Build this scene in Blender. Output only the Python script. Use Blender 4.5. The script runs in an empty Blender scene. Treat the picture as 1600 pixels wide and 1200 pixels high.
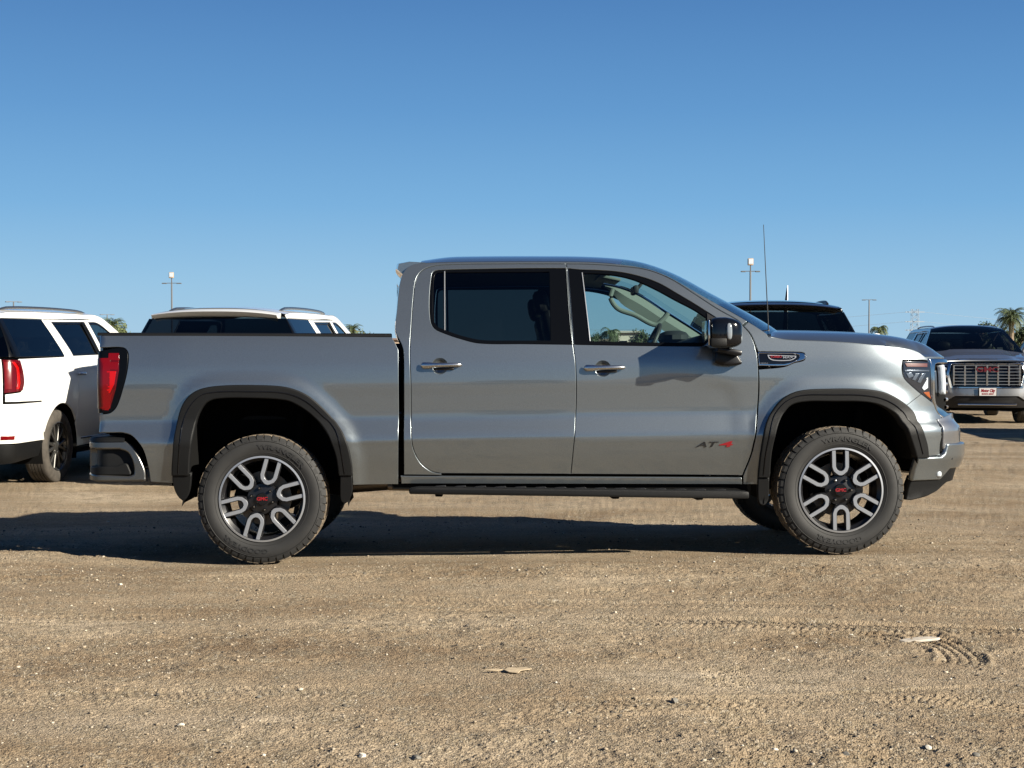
import bpy, bmesh, math, random
import numpy as np
from mathutils import Vector, Matrix
from mathutils.geometry import delaunay_2d_cdt
random.seed(7)
rng = np.random.default_rng(7)
R = math.radians
scn = bpy.context.scene
COL = scn.collection

# ------------------------------------------------------------------ camera, sky, sun, exposure
CAM = np.array([0.0, 0.0, 1.387])
PITCH = math.atan(60 / 2400)
cam = bpy.data.cameras.new('camera'); cam.sensor_width = 36; cam.lens = 54.0
cam.clip_start = 0.1; cam.clip_end = 6000
camo = bpy.data.objects.new('camera', cam); COL.objects.link(camo)
camo.location = CAM; camo.rotation_euler = (math.pi / 2 - PITCH, 0, 0)
scn.camera = camo
SUN = Vector((1.75, -1.13, 1.0)).normalized()
world = bpy.data.worlds.new('World'); scn.world = world; world.use_nodes = True
wn = world.node_tree
sky = wn.nodes.new('ShaderNodeTexSky'); sky.sky_type = 'NISHITA'; sky.sun_disc = False
sky.sun_elevation = math.asin(SUN.z); sky.sun_rotation = math.atan2(SUN.x, SUN.y)
sky.air_density = 1.0; sky.dust_density = 0.2; sky.ozone_density = 1.5; sky.altitude = 200
# clear desert-winter sky: the physical sky, cooled by an elevation ramp (same all round the horizon)
wtc = wn.nodes.new('ShaderNodeTexCoord'); wsp = wn.nodes.new('ShaderNodeSeparateXYZ'); wrp = wn.nodes.new('ShaderNodeValToRGB')
wn.links.new(wtc.outputs['Generated'], wsp.inputs[0]); wn.links.new(wsp.outputs[2], wrp.inputs[0])
SKYCOL = [(0.0, (.335, .555, .750)), (.04, (.265, .505, .740)), (.09, (.165, .40, .69)), (.15, (.105, .295, .59)), (.22, (.066, .205, .475)), (.35, (.036, .125, .33)), (.6, (.018, .066, .20)), (1.0, (.012, .042, .14))]
SKYF = 7.6
el = wrp.color_ramp.elements
while len(el) < len(SKYCOL): el.new(.5)
for e_, (p_, c_) in zip(el, SKYCOL): e_.position = p_; e_.color = (*c_, 1)
wmx = wn.nodes.new('ShaderNodeMix'); wmx.data_type = 'RGBA'; wmx.inputs[0].default_value = .94
wsc = wn.nodes.new('ShaderNodeMix'); wsc.data_type = 'RGBA'; wsc.blend_type = 'MULTIPLY'; wsc.inputs[0].default_value = 1; wsc.inputs[7].default_value = (SKYF, SKYF, SKYF, 1)
wn.links.new(wrp.outputs[0], wsc.inputs[6]); wn.links.new(sky.outputs[0], wmx.inputs[6]); wn.links.new(wsc.outputs[2], wmx.inputs[7])
wn.links.new(wmx.outputs[2], wn.nodes['Background'].inputs[0])
wn.nodes['Background'].inputs[1].default_value = 0.050
sl = bpy.data.lights.new('sun', 'SUN'); sl.energy = 5.0; sl.angle = R(0.53); sl.color = (1.0, 0.925, 0.79)
so = bpy.data.objects.new('sun', sl); COL.objects.link(so)
so.rotation_euler = (-SUN).to_track_quat('-Z', 'Y').to_euler()
vs = scn.view_settings; vs.view_transform = 'Standard'; vs.look = 'None'; vs.gamma = 1; vs.exposure = 1.45
vs.use_curve_mapping = False
scn.cycles.max_bounces = 8; scn.cycles.transparent_max_bounces = 16

# ------------------------------------------------------------------ materials
MATS = {}
def nodes(m):
    m.use_nodes = True
    return m.node_tree, m.node_tree.nodes['Principled BSDF']
def mat(name, col, rough=.5, metal=0., coat=0., spec=.5, noise=0., nscale=30., bump=0., bscale=200., coatr=.03, backface=None, nmap=None):
    if name in MATS: return MATS[name]
    m = bpy.data.materials.new(name); t, p = nodes(m)
    p.inputs['Base Color'].default_value = (*col, 1); p.inputs['Roughness'].default_value = rough
    p.inputs['Metallic'].default_value = metal; p.inputs['Coat Weight'].default_value = coat
    p.inputs['Coat Roughness'].default_value = coatr
    p.inputs['Specular IOR Level'].default_value = spec
    tc = t.nodes.new('ShaderNodeTexCoord')
    src = None
    if noise:
        n = t.nodes.new('ShaderNodeTexNoise'); n.inputs['Scale'].default_value = nscale; n.inputs['Detail'].default_value = 5
        t.links.new(tc.outputs['Object'], n.inputs['Vector'])
        mr = t.nodes.new('ShaderNodeMapRange'); mr.inputs[1].default_value = .3; mr.inputs[2].default_value = .7
        mr.inputs[3].default_value = 1 - noise; mr.inputs[4].default_value = 1 + noise
        t.links.new(n.outputs[0], mr.inputs[0])
        mx = t.nodes.new('ShaderNodeMix'); mx.data_type = 'RGBA'; mx.blend_type = 'MULTIPLY'; mx.inputs[0].default_value = 1
        mx.inputs[6].default_value = (*col, 1); t.links.new(mr.outputs[0], mx.inputs[7])
        src = mx.outputs[2]; t.links.new(src, p.inputs['Base Color'])
    if bump:
        n = t.nodes.new('ShaderNodeTexNoise'); n.inputs['Scale'].default_value = bscale; n.inputs['Detail'].default_value = 4
        t.links.new(tc.outputs['Object'], n.inputs['Vector'])
        b = t.nodes.new('ShaderNodeBump'); b.inputs['Strength'].default_value = bump; b.inputs['Distance'].default_value = .002
        t.links.new(n.outputs[0], b.inputs['Height']); t.links.new(b.outputs[0], p.inputs['Normal'])
    if backface:
        g = t.nodes.new('ShaderNodeNewGeometry'); d = t.nodes.new('ShaderNodeBsdfDiffuse'); d.inputs[0].default_value = (*backface, 1)
        ms = t.nodes.new('ShaderNodeMixShader'); out = t.nodes['Material Output']
        t.links.new(g.outputs['Backfacing'], ms.inputs[0]); t.links.new(p.outputs[0], ms.inputs[1]); t.links.new(d.outputs[0], ms.inputs[2])
        t.links.new(ms.outputs[0], out.inputs[0])
    MATS[name] = m
    return m
def glass(name, tint, gloss=1.0):
    if name in MATS: return MATS[name]
    m = bpy.data.materials.new(name); t, p = nodes(m)
    t.nodes.remove(p)
    tr = t.nodes.new('ShaderNodeBsdfTransparent'); tr.inputs[0].default_value = (*tint, 1)
    gl = t.nodes.new('ShaderNodeBsdfGlossy'); gl.inputs['Roughness'].default_value = .01; gl.inputs[0].default_value = (gloss, gloss, gloss, 1)
    lw = t.nodes.new('ShaderNodeLayerWeight'); lw.inputs[0].default_value = .5      # thin sheet: Schlick's curve, the same from both sides
    pw = t.nodes.new('ShaderNodeMath'); pw.operation = 'POWER'; pw.inputs[1].default_value = 5; t.links.new(lw.outputs['Facing'], pw.inputs[0])
    fr = t.nodes.new('ShaderNodeMath'); fr.operation = 'MULTIPLY_ADD'; fr.inputs[1].default_value = .95; fr.inputs[2].default_value = .05; t.links.new(pw.outputs[0], fr.inputs[0])
    ms = t.nodes.new('ShaderNodeMixShader')
    t.links.new(fr.outputs[0], ms.inputs[0]); t.links.new(tr.outputs[0], ms.inputs[1]); t.links.new(gl.outputs[0], ms.inputs[2])
    t.links.new(ms.outputs[0], t.nodes['Material Output'].inputs[0])
    MATS[name] = m
    return m
def paint(name, col, metal, rough, flake=.12):
    m = mat(name, col, rough=rough, metal=metal, coat=1.0, noise=flake, nscale=260, backface=(.012, .012, .013), coatr=.04)
    m.node_tree.nodes['Principled BSDF'].inputs['Coat IOR'].default_value = 1.75 if metal > .5 else 1.5
    return m
M_TRUCK = paint('truck_paint', (.166, .188, .202), .88, .36)
M_WHITE = paint('white_paint', (.58, .575, .55), 0, .35, .01)
M_BLACKP = paint('black_paint', (.012, .012, .014), .1, .25, .02)
M_GREYP = paint('grey_paint', (.17, .175, .185), .8, .42)
M_PLAST = mat('black_plastic', (.0035, .0037, .004), .55, spec=.20, bump=.3, bscale=900, noise=.15, nscale=6)
M_PLAST2 = mat('satin_trim', (.008, .008, .009), .42, spec=.35)
M_DARK = mat('underbody_black', (.004, .004, .004), .9, spec=.1)
M_FRIT = mat('window_surround', (.0016, .002, .003), .30, spec=.10)
M_BUMPG = mat('bumper_grey', (.12, .117, .11), .27, metal=.85)
M_FOOT = mat('mirror_foot_black', (.004, .004, .005), .35, spec=.3)
M_GLOSSB = mat('gloss_black', (.003, .0035, .005), .12, coat=.35, spec=.25)
M_CHROME = mat('chrome', (.50, .51, .52), .10, metal=1.0)
M_SATIN = mat('satin_aluminium', (.30, .31, .33), .34, metal=.65)
M_RIMB = mat('rim_black', (.006, .006, .007), .30, spec=.4)
M_RUB = mat('tyre_rubber', (.0068, .0067, .0066), .72, noise=.25, nscale=14, bump=.35, bscale=300)
M_RUBD = mat('tread_dusty', (.12, .093, .064), .92, noise=.35, nscale=25)
M_LETT = mat('tyre_letter', (.006, .006, .006), .6)
M_RED = mat('badge_red', (.17, .004, .008), .35, coat=.2)
M_BADGEG = mat('badge_grey', (.30, .30, .31), .3, metal=.8)
M_LEATH = mat('seat_leather', (.035, .033, .032), .5, bump=.2)
M_TRIMI = mat('cabin_trim', (.022, .023, .025), .7)
M_TRIML = mat('cabin_trim_light', (.15, .165, .15), .8)
M_GLC = glass('clear_glass', (.68, .78, .77), .8)
M_GLT = glass('tinted_glass', (.15, .18, .19), .7)
M_GLS = glass('privacy_glass', (.022, .027, .032), .7)
M_WS = glass('windscreen_glass', (.5, .62, .6))
M_WSD = glass('suv_windscreen_glass', (.16, .19, .19), .8)
M_REDL = mat('red_lens', (.10, .001, .002), .2, coat=.15, spec=.3)
M_REDB = mat('red_lens_bright', (.30, .002, .002), .2, coat=.15, spec=.3)
M_REDD = mat('red_lens_dark', (.06, .001, .002), .15, coat=.2, spec=.3)
M_LAMP = mat('lamp_reflector', (.13, .15, .18), .25, metal=.9)
M_LAMPD = mat('lamp_dark', (.010, .012, .018), .15, coat=.6)
M_AMBER = mat('amber_lens', (.20, .045, .006), .25, coat=1)
M_AMBERD = mat('amber_lens_dim', (.07, .016, .010), .3, coat=1)
M_CLEARL = mat('lamp_clear', (.42, .46, .50), .18, coat=1)
M_HAND = mat('handle_chrome', (.50, .51, .52), .24, metal=1.0)
M_PIPE = mat('steel_pipe', (.16, .13, .10), .45, metal=.8)
M_STEEL = mat('galvanised_steel', (.10, .105, .11), .6, metal=.2)
M_STEELF = mat('pylon_steel', (.24, .27, .30), .7)
M_INDI = mat('indicator_lens', (.16, .18, .20), .15, coat=.8)
M_TAN = mat('tan_wall', (.33, .25, .18), .9, noise=.15, nscale=.3)
M_ROOF = mat('brown_roof', (.20, .125, .085), .9, noise=.2, nscale=.5)
M_BEIGE = mat('beige_wall', (.45, .40, .34), .9)
M_TRUNK = mat('palm_trunk', (.16, .12, .08), .9, noise=.4, nscale=3)
M_FROND = mat('palm_frond', (.055, .075, .028), .6, noise=.5, nscale=1.5)
M_FRONDY = mat('palm_frond_dry', (.20, .13, .045), .7, noise=.4, nscale=1.5)
M_LEAF = mat('tree_leaf', (.045, .065, .025), .7, noise=.5, nscale=1.2)
M_LEAF2 = mat('tree_leaf_light', (.085, .105, .038), .7, noise=.4, nscale=1.2)
M_PLATEW = mat('plate_white', (.42, .40, .39), .4)
M_WOOD = mat('pale_wood', (.36, .32, .265), .8, noise=.2, nscale=30)
M_CARD = mat('dry_leaf_tan', (.33, .26, .17), .85, noise=.2, nscale=40)
M_FLAGW = mat('flag_white', (.8, .8, .8), .8)
M_FLAGD = mat('flag_dark', (.02, .02, .03), .8)

# ------------------------------------------------------------------ mesh helpers
def link(name, me, parent=None, label=None):
    o = bpy.data.objects.new(name, me); COL.objects.link(o)
    if parent is not None: o.parent = parent
    if label: o['label'] = label
    return o
def mesh(name, V, F, material, N=None, sharp=None):
    me = bpy.data.meshes.new(name)
    me.from_pydata([tuple(v) for v in np.asarray(V, float)], [], [tuple(int(i) for i in f) for f in F])
    for m in (material if isinstance(material, (list, tuple)) else [material]): me.materials.append(m)
    me.update()
    if N is not None:
        me.shade_smooth(); me.normals_split_custom_set_from_vertices([tuple(n) for n in N])
    elif sharp is not None:
        me.shade_smooth(); me.set_sharp_from_angle(angle=R(sharp))
    return me
class MB:
    def __init__(s): s.V = []; s.F = []; s.M = []
    def add(s, V, F, mi=0, T=None):
        V = np.asarray(V, float)
        if T is not None: V = V @ np.array(T.to_3x3()).T + np.array(T.translation)
        b = len(s.V); s.V += [tuple(v) for v in V]; s.F += [tuple(b + int(i) for i in f) for f in F]; s.M += [mi] * len(F); return s
    def build(s, name, m, parent=None, label=None, sharp=35):
        me = bpy.data.meshes.new(name); me.from_pydata(s.V, [], s.F)
        for x in (m if isinstance(m, (list, tuple)) else [m]): me.materials.append(x)
        me.polygons.foreach_set('material_index', s.M); me.update()
        me.shade_smooth(); me.set_sharp_from_angle(angle=R(sharp))
        return link(name, me, parent, label)
def bm_arr(bm):
    bm.verts.index_update()
    V = [tuple(v.co) for v in bm.verts]; F = [[v.index for v in f.verts] for f in bm.faces]; bm.free(); return V, F
def boxa(c, s, bev=0., seg=2, taper=None):
    bm = bmesh.new(); bmesh.ops.create_cube(bm, size=1)
    for v in bm.verts:
        v.co.x *= s[0]; v.co.y *= s[1]; v.co.z *= s[2]
        if taper and v.co.z > 0: v.co.x *= taper[0]; v.co.y *= taper[1]
    if bev: bmesh.ops.bevel(bm, geom=bm.edges[:], offset=bev, segments=seg, affect='EDGES', profile=.5)
    for v in bm.verts: v.co += Vector(c)
    return bm_arr(bm)
def prisma(poly, axis, a0, a1, bev=0., seg=2):
    """poly: 2-D points; axis 'y' -> (x,z), 'x' -> (y,z), 'z' -> (x,y); extruded from a0 to a1"""
    def put(p, a):
        return {'y': (p[0], a, p[1]), 'x': (a, p[0], p[1]), 'z': (p[0], p[1], a)}[axis]
    bm = bmesh.new(); vs_ = [bm.verts.new(put(p, a0)) for p in poly]
    f = bm.faces.new(vs_); r = bmesh.ops.extrude_face_region(bm, geom=[f])
    d = Vector(put((0, 0), a1)) - Vector(put((0, 0), a0))
    for e in r['geom']:
        if isinstance(e, bmesh.types.BMVert): e.co += d
    bmesh.ops.recalc_face_normals(bm, faces=bm.faces[:])
    if bev: bmesh.ops.bevel(bm, geom=bm.edges[:], offset=bev, segments=seg, affect='EDGES', profile=.5)
    return bm_arr(bm)
def lathe(prof, n=64, axis='y', close=False):
    """prof: (r, a) along the axis"""
    V = []; F = []
    k = len(prof)
    for i in range(n):
        t = 2 * math.pi * i / n; c, s = math.cos(t), math.sin(t)
        for r, a in prof: V.append((r * c, a, r * s) if axis == 'y' else (r * c, r * s, a))
    for i in range(n):
        j = (i + 1) % n
        for q in range(k - 1 if not close else k):
            p = (q + 1) % k
            F.append((i * k + q, j * k + q, j * k + p, i * k + p))
    return V, F
def tube(pts, r, n=8, caps=True, r2=None):
    P = [Vector(p) for p in pts]; V = []; F = []
    up = Vector((0, 0, 1)); m = len(P)
    for i, p in enumerate(P):
        d = (P[min(i + 1, m - 1)] - P[max(i - 1, 0)]).normalized()
        a = d.cross(up)
        if a.length < .05: a = d.cross(Vector((1, 0, 0)))
        a.normalize(); b = a.cross(d)
        rr = r if r2 is None else r + (r2 - r) * i / (m - 1)
        for k in range(n):
            t = 2 * math.pi * k / n; V.append(tuple(p + a * (rr * math.cos(t)) + b * (rr * math.sin(t))))
    for i in range(m - 1):
        for k in range(n):
            F.append((i * n + k, i * n + (k + 1) % n, (i + 1) * n + (k + 1) % n, (i + 1) * n + k))
    if caps: F.append(tuple(range(n))); F.append(tuple(range((m - 1) * n, m * n))[::-1])
    return V, F
def ellipsoid(c, s, n=16, e=1.0):
    """superellipsoid, e<1 squarer"""
    V = []; F = []
    sg = lambda v, p: math.copysign(abs(v) ** p, v)
    m = n // 2
    for i in range(m + 1):
        a = -math.pi / 2 + math.pi * i / m
        for k in range(n):
            b = 2 * math.pi * k / n
            V.append((c[0] + s[0] * sg(math.cos(a), e) * sg(math.cos(b), e), c[1] + s[1] * sg(math.cos(a), e) * sg(math.sin(b), e), c[2] + s[2] * sg(math.sin(a), e)))
    for i in range(m):
        for k in range(n): F.append((i * n + k, i * n + (k + 1) % n, (i + 1) * n + (k + 1) % n, (i + 1) * n + k))
    return V, F
def grid(Pf, nu, nv):
    """Pf(i,j)->point arrays already (nu,nv,3)"""
    V = np.asarray(Pf).reshape(-1, 3); F = []
    for i in range(nu - 1):
        for j in range(nv - 1): F.append((i * nv + j, (i + 1) * nv + j, (i + 1) * nv + j + 1, i * nv + j + 1))
    return V, F
def text_mesh(s, size, ext=.001, shear=0., bold=.0, width=None):
    cu = bpy.data.curves.new('t', 'FONT'); cu.body = s; cu.size = size; cu.extrude = ext; cu.shear = shear; cu.offset = bold
    cu.align_x = 'CENTER'; cu.align_y = 'CENTER'; cu.resolution_u = 3
    o = bpy.data.objects.new('t', cu); COL.objects.link(o)
    dg = bpy.context.evaluated_depsgraph_get(); me = bpy.data.meshes.new_from_object(o.evaluated_get(dg))
    V = np.array([v.co[:] for v in me.vertices]); F = [tuple(p.vertices) for p in me.polygons]
    bpy.data.objects.remove(o); bpy.data.curves.remove(cu); bpy.data.meshes.remove(me)
    if width: V[:, 0] *= width / (V[:, 0].max() - V[:, 0].min())
    return V, F
def empty(name, M, label, cat, group=None):
    o = bpy.data.objects.new(name, None); COL.objects.link(o); o.matrix_world = M; o.empty_display_size = .2
    o['label'] = label; o['category'] = cat
    if group: o['group'] = group
    return o
def tag(o, label, cat, group=None):
    o['label'] = label; o['category'] = cat
    if group: o['group'] = group
    return o
def children(o): return list(o.children)
def copy_tree(o, parent=None, swap=None):
    c = o.copy()
    if swap and c.data:
        if any(m in swap for m in c.data.materials):
            key = (c.data.name, tuple(id(swap.get(m, m)) for m in c.data.materials))
            if key not in _swapped:
                d = c.data.copy()
                for i, m in enumerate(d.materials):
                    if m in swap: d.materials[i] = swap[m]
                _swapped[key] = d
            c.data = _swapped[key]
    COL.objects.link(c); c.parent = parent
    for ch in children(o): copy_tree(ch, c, swap)
    return c
_swapped = {}

# ------------------------------------------------------------------ numpy helpers
def pchip(xs, ys):
    xs = np.asarray(xs, float); ys = np.asarray(ys, float); h = np.diff(xs); d = np.diff(ys) / h
    m = np.zeros_like(ys)
    for i in range(1, len(xs) - 1):
        if d[i - 1] * d[i] > 0:
            w1 = 2 * h[i] + h[i - 1]; w2 = h[i] + 2 * h[i - 1]; m[i] = (w1 + w2) / (w1 / d[i - 1] + w2 / d[i])
    m[0] = d[0]; m[-1] = d[-1]
    def f(x):
        x = np.asarray(x, float); i = np.clip(np.searchsorted(xs, x) - 1, 0, len(h) - 1)
        t = (x - xs[i]) / h[i]; t = np.clip(t, -.3, 1.3)
        return (2 * t**3 - 3 * t**2 + 1) * ys[i] + (t**3 - 2 * t**2 + t) * h[i] * m[i] + (-2 * t**3 + 3 * t**2) * ys[i + 1] + (t**3 - t**2) * h[i] * m[i + 1]
    return f
def sstep(a, b, x):
    t = np.clip((x - a) / (b - a), 0, 1); return t * t * (3 - 2 * t)
def smooth(pts, closed=True, step=.02):
    """pts rows (u,v,corner); Catmull-Rom between corners, resampled"""
    P = np.array([(p[0], p[1]) for p in pts], float); C = [len(p) > 2 and p[2] for p in pts]
    n = len(P); out = []
    for i in range(n if closed else n - 1):
        a, b = P[i], P[(i + 1) % n]
        if C[i] or (not closed and i == 0): p0 = a - (b - a) * .0 - (b - a)
        else: p0 = P[i - 1]
        j = (i + 1) % n
        if C[j] or (not closed and j == n - 1): p3 = b + (b - a)
        else: p3 = P[(i + 2) % n]
        L = np.linalg.norm(b - a)
        if L < 1e-6: continue
        k = max(1, int(math.ceil(L / step)))
        m0 = (b - p0) / max(np.linalg.norm(b - a) + np.linalg.norm(a - p0), 1e-6) * L
        m1 = (p3 - a) / max(np.linalg.norm(p3 - b) + np.linalg.norm(b - a), 1e-6) * L
        for q in range(k):
            t = q / k
            out.append((2 * t**3 - 3 * t**2 + 1) * a + (t**3 - 2 * t**2 + t) * m0 + (-2 * t**3 + 3 * t**2) * b + (t**3 - t**2) * m1)
    if not closed: out.append(P[-1])
    return np.array(out)
def area(P):
    x, y = P[:, 0], P[:, 1]; return .5 * np.sum(x * np.roll(y, -1) - np.roll(x, -1) * y)
def outn(P):
    d = np.roll(P, -1, 0) - np.roll(P, 1, 0); d /= np.maximum(np.linalg.norm(d, axis=1, keepdims=True), 1e-9)
    return np.stack([d[:, 1], -d[:, 0]], 1)
def inpoly(Q, P):
    x, y = Q[:, 0][:, None], Q[:, 1][:, None]
    x0, y0 = P[:, 0][None], P[:, 1][None]; x1, y1 = np.roll(P[:, 0], -1)[None], np.roll(P[:, 1], -1)[None]
    c = ((y0 > y) != (y1 > y)) & (x < (x1 - x0) * (y - y0) / np.where(abs(y1 - y0) < 1e-12, 1e-12, y1 - y0) + x0)
    return c.sum(1) % 2 == 1
def segdist(Q, P, closed=True):
    A = P; B = np.roll(P, -1, 0)
    if not closed: A = P[:-1]; B = P[1:]
    d = B - A; L = np.maximum((d**2).sum(1), 1e-12)
    sh = Q.shape[:-1]; q = Q.reshape(-1, 2); out = np.empty(len(q))
    for s in range(0, len(q), 4000):
        w = q[s:s + 4000, None, :] - A[None]
        t = np.clip((w * d[None]).sum(2) / L[None], 0, 1)
        out[s:s + 4000] = np.sqrt(((w - t[..., None] * d[None])**2).sum(2)).min(1)
    return out.reshape(sh)
def surf_n(S, u, v, e=.002):
    du = S(u + e, v) - S(u - e, v); dv = S(u, v + e) - S(u, v - e)
    n = np.cross(du, dv); return n / np.maximum(np.linalg.norm(n, axis=1, keepdims=True), 1e-12)
def panel_arr(loop, S, holes=(), g=.045, inset=.0025, off=0., depth=.018, bev=.0025):
    """a curved sheet cut to an outline of its (u,v) plane, with a rolled edge returning into the body"""
    def prep(L, inward):
        L = np.asarray(L, float)
        if area(L) < 0: L = L[::-1]
        keep = [0]
        for i in range(1, len(L)):
            if np.linalg.norm(L[i] - L[keep[-1]]) > .003: keep.append(i)
        L = L[keep]
        if np.linalg.norm(L[0] - L[-1]) < .003: L = L[:-1]
        return L - outn(L) * (inset + bev) * (1 if inward else -1)
    Lo = prep(loop, True); Hs = [prep(h, False) for h in holes]
    lo, hi = Lo.min(0), Lo.max(0)
    gx, gy = np.meshgrid(np.arange(lo[0] + g * .5, hi[0], g), np.arange(lo[1] + g * .5, hi[1], g)); Q = np.stack([gx.ravel(), gy.ravel()], 1)
    if len(Q):
        k = inpoly(Q, Lo) & (segdist(Q, Lo) > g * .4)
        for h in Hs: k &= ~inpoly(Q, h) & (segdist(Q, h) > g * .4)
        Q = Q[k]
    allp = np.vstack([Lo] + Hs + [Q]); E = []; b = 0
    for L in [Lo] + Hs:
        E += [(b + i, b + (i + 1) % len(L)) for i in range(len(L))]; b += len(L)
    vv, ee, ff, ov, _, _ = delaunay_2d_cdt([Vector(p) for p in allp], E, [], 0, 1e-6)
    V2 = np.array([v[:] for v in vv]); m = {}
    for i, l in enumerate(ov):
        for j in l: m[j] = i
    F = np.array([f[:] for f in ff]); c = V2[F].mean(1)
    k = inpoly(c, Lo)
    for h in Hs: k &= ~inpoly(c, h)
    F = F[k]
    a2 = V2[F]; s = (a2[:, 1, 0] - a2[:, 0, 0]) * (a2[:, 2, 1] - a2[:, 0, 1]) - (a2[:, 1, 1] - a2[:, 0, 1]) * (a2[:, 2, 0] - a2[:, 0, 0])
    F = F[abs(s) > 1e-12]; s = s[abs(s) > 1e-12]
    F = np.where((s < 0)[:, None], F[:, ::-1], F)
    N = surf_n(S, V2[:, 0], V2[:, 1]); P = S(V2[:, 0], V2[:, 1]) + N * off
    Vs = [P]; Ns = [N]; Fs = [tuple(f) for f in F]; base = len(P); b = 0
    if depth:
        for li, L in enumerate([Lo] + Hs):
            n2 = outn(L) * (1 if li == 0 else -1)
            idx = [m[b + i] for i in range(len(L))]; b += len(L)
            L2 = L + n2 * bev; nn = surf_n(S, L2[:, 0], L2[:, 1]); P2 = S(L2[:, 0], L2[:, 1])
            od = P2 - S(L[:, 0], L[:, 1]); od /= np.maximum(np.linalg.norm(od, axis=1, keepdims=True), 1e-9)
            A = P2 + nn * (off - bev); B = P2 + nn * (off - depth)
            na = nn * .6 + od * .8; na /= np.linalg.norm(na, axis=1, keepdims=True)
            k_ = len(L); Vs += [A, B]; Ns += [na, od]
            for i in range(k_):
                j = (i + 1) % k_
                q1 = (idx[i], base + i, base + j, idx[j]); q2 = (base + i, base + k_ + i, base + k_ + j, base + j)
                if li: q1 = q1[::-1]; q2 = q2[::-1]
                Fs += [q1, q2]
            base += 2 * k_
    return np.vstack(Vs), Fs, np.vstack(Ns)
def flipY(V, F, N):
    f = np.array([1, -1, 1]); return V * f, [tuple(q)[::-1] for q in F], N * f
def panel(name, loop, S, m, parent, both=True, label=None, **k):
    V, F, N = panel_arr(loop, S, **k)
    o = link(name, mesh(name, V, F, m, N), parent, label); o2 = None
    if both:
        V2, F2, N2 = flipY(V, F, N); o2 = link(name, mesh(name, V2, F2, m, N2), parent)
    return o, o2
def both_sides(name, V, F, m, parent, sharp=35, label=None):
    o = MB().add(V, F).build(name, m, parent, label, sharp)
    V2 = np.asarray(V) * np.array([1, -1, 1]); o2 = MB().add(V2, [tuple(f)[::-1] for f in F]).build(name, m, parent, None, sharp)
    return o, o2

def make_env(W, xf0, Lf, nf, xr0, Lr, nr):
    """body skin as a sheet: u runs along the side and on round the nose / the tail (past the middle too), z is height"""
    def table(L, Wn, n):
        t = np.linspace(0, math.pi / 2, 400); fx = np.sin(t)**(2 / n); fy = np.cos(t)**(2 / n)
        s = np.concatenate([[0], np.cumsum(np.hypot(np.diff(fx) * L, np.diff(fy) * Wn))]); return s, fx, fy
    sf, fxf, fyf = table(float(Lf(.9)), 1.0, nf); sr, fxr, fyr = table(float(Lr(.9)), 1.0, nr)
    Sf, Sr = sf[-1], sr[-1]
    def S(u, z):
        u = np.asarray(u, float); z = np.asarray(z, float)
        uc = np.clip(u, xr0, xf0); w = W(uc, z)
        s1 = np.clip(u - xf0, 0, 2 * Sf); sgn1 = np.where(s1 > Sf, -1., 1.); s1 = np.where(s1 > Sf, 2 * Sf - s1, s1)
        s2 = np.clip(xr0 - u, 0, 2 * Sr); sgn2 = np.where(s2 > Sr, -1., 1.); s2 = np.where(s2 > Sr, 2 * Sr - s2, s2)
        x = uc + Lf(z) * np.interp(s1, sf, fxf) - Lr(z) * np.interp(s2, sr, fxr)
        y = -w * np.interp(s1, sf, fyf) * sgn1 * np.interp(s2, sr, fyr) * sgn2
        return np.stack([x, y, z + 0 * x], 1)
    return S, xf0 + Sf, xr0 - Sr

# ------------------------------------------------------------------ value noise
_tab = rng.random((256, 256))
def vnoise(x, y, f, seed=0):
    x = x * f + seed * 17.3; y = y * f + seed * 7.7
    xi = np.floor(x).astype(int); yi = np.floor(y).astype(int); fx = x - xi; fy = y - yi
    fx = fx * fx * (3 - 2 * fx); fy = fy * fy * (3 - 2 * fy)
    a = _tab[xi & 255, yi & 255]; b = _tab[(xi + 1) & 255, yi & 255]; c = _tab[xi & 255, (yi + 1) & 255]; d = _tab[(xi + 1) & 255, (yi + 1) & 255]
    return (a * (1 - fx) + b * fx) * (1 - fy) + (c * (1 - fx) + d * fx) * fy

# ------------------------------------------------------------------ where the pickup stands
YAW, NOSE, ROLL = R(1.8), R(.7), R(-2.0)
Rt = Matrix.Rotation(YAW, 4, 'Z') @ Matrix.Rotation(-NOSE, 4, 'Y') @ Matrix.Rotation(ROLL, 4, 'X')
TR = .415; HX = 1.8725; TY = -.99
def ray(px, py):
    d = np.array([(px - 800) / 2400, 1.0, (600 - py) / 2400]); c, s = math.cos(PITCH), math.sin(PITCH)
    return np.array([d[0], d[1] * c + d[2] * s, -d[1] * s + d[2] * c])
hub = CAM + ray(409, 780) * 9.848
MT = Matrix.Translation(Vector(hub) - Rt.to_3x3() @ Vector((-HX, TY, TR))) @ Rt
MTn = np.array(MT)
def project(P):
    w = P @ MTn[:3, :3].T + MTn[:3, 3] - CAM; c, s = math.cos(PITCH), math.sin(PITCH)
    f = w[:, 1] * c - w[:, 2] * s; up = w[:, 1] * s + w[:, 2] * c
    return np.stack([800 + 2400 * w[:, 0] / f, 600 - 2400 * up / f], 1)
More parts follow.
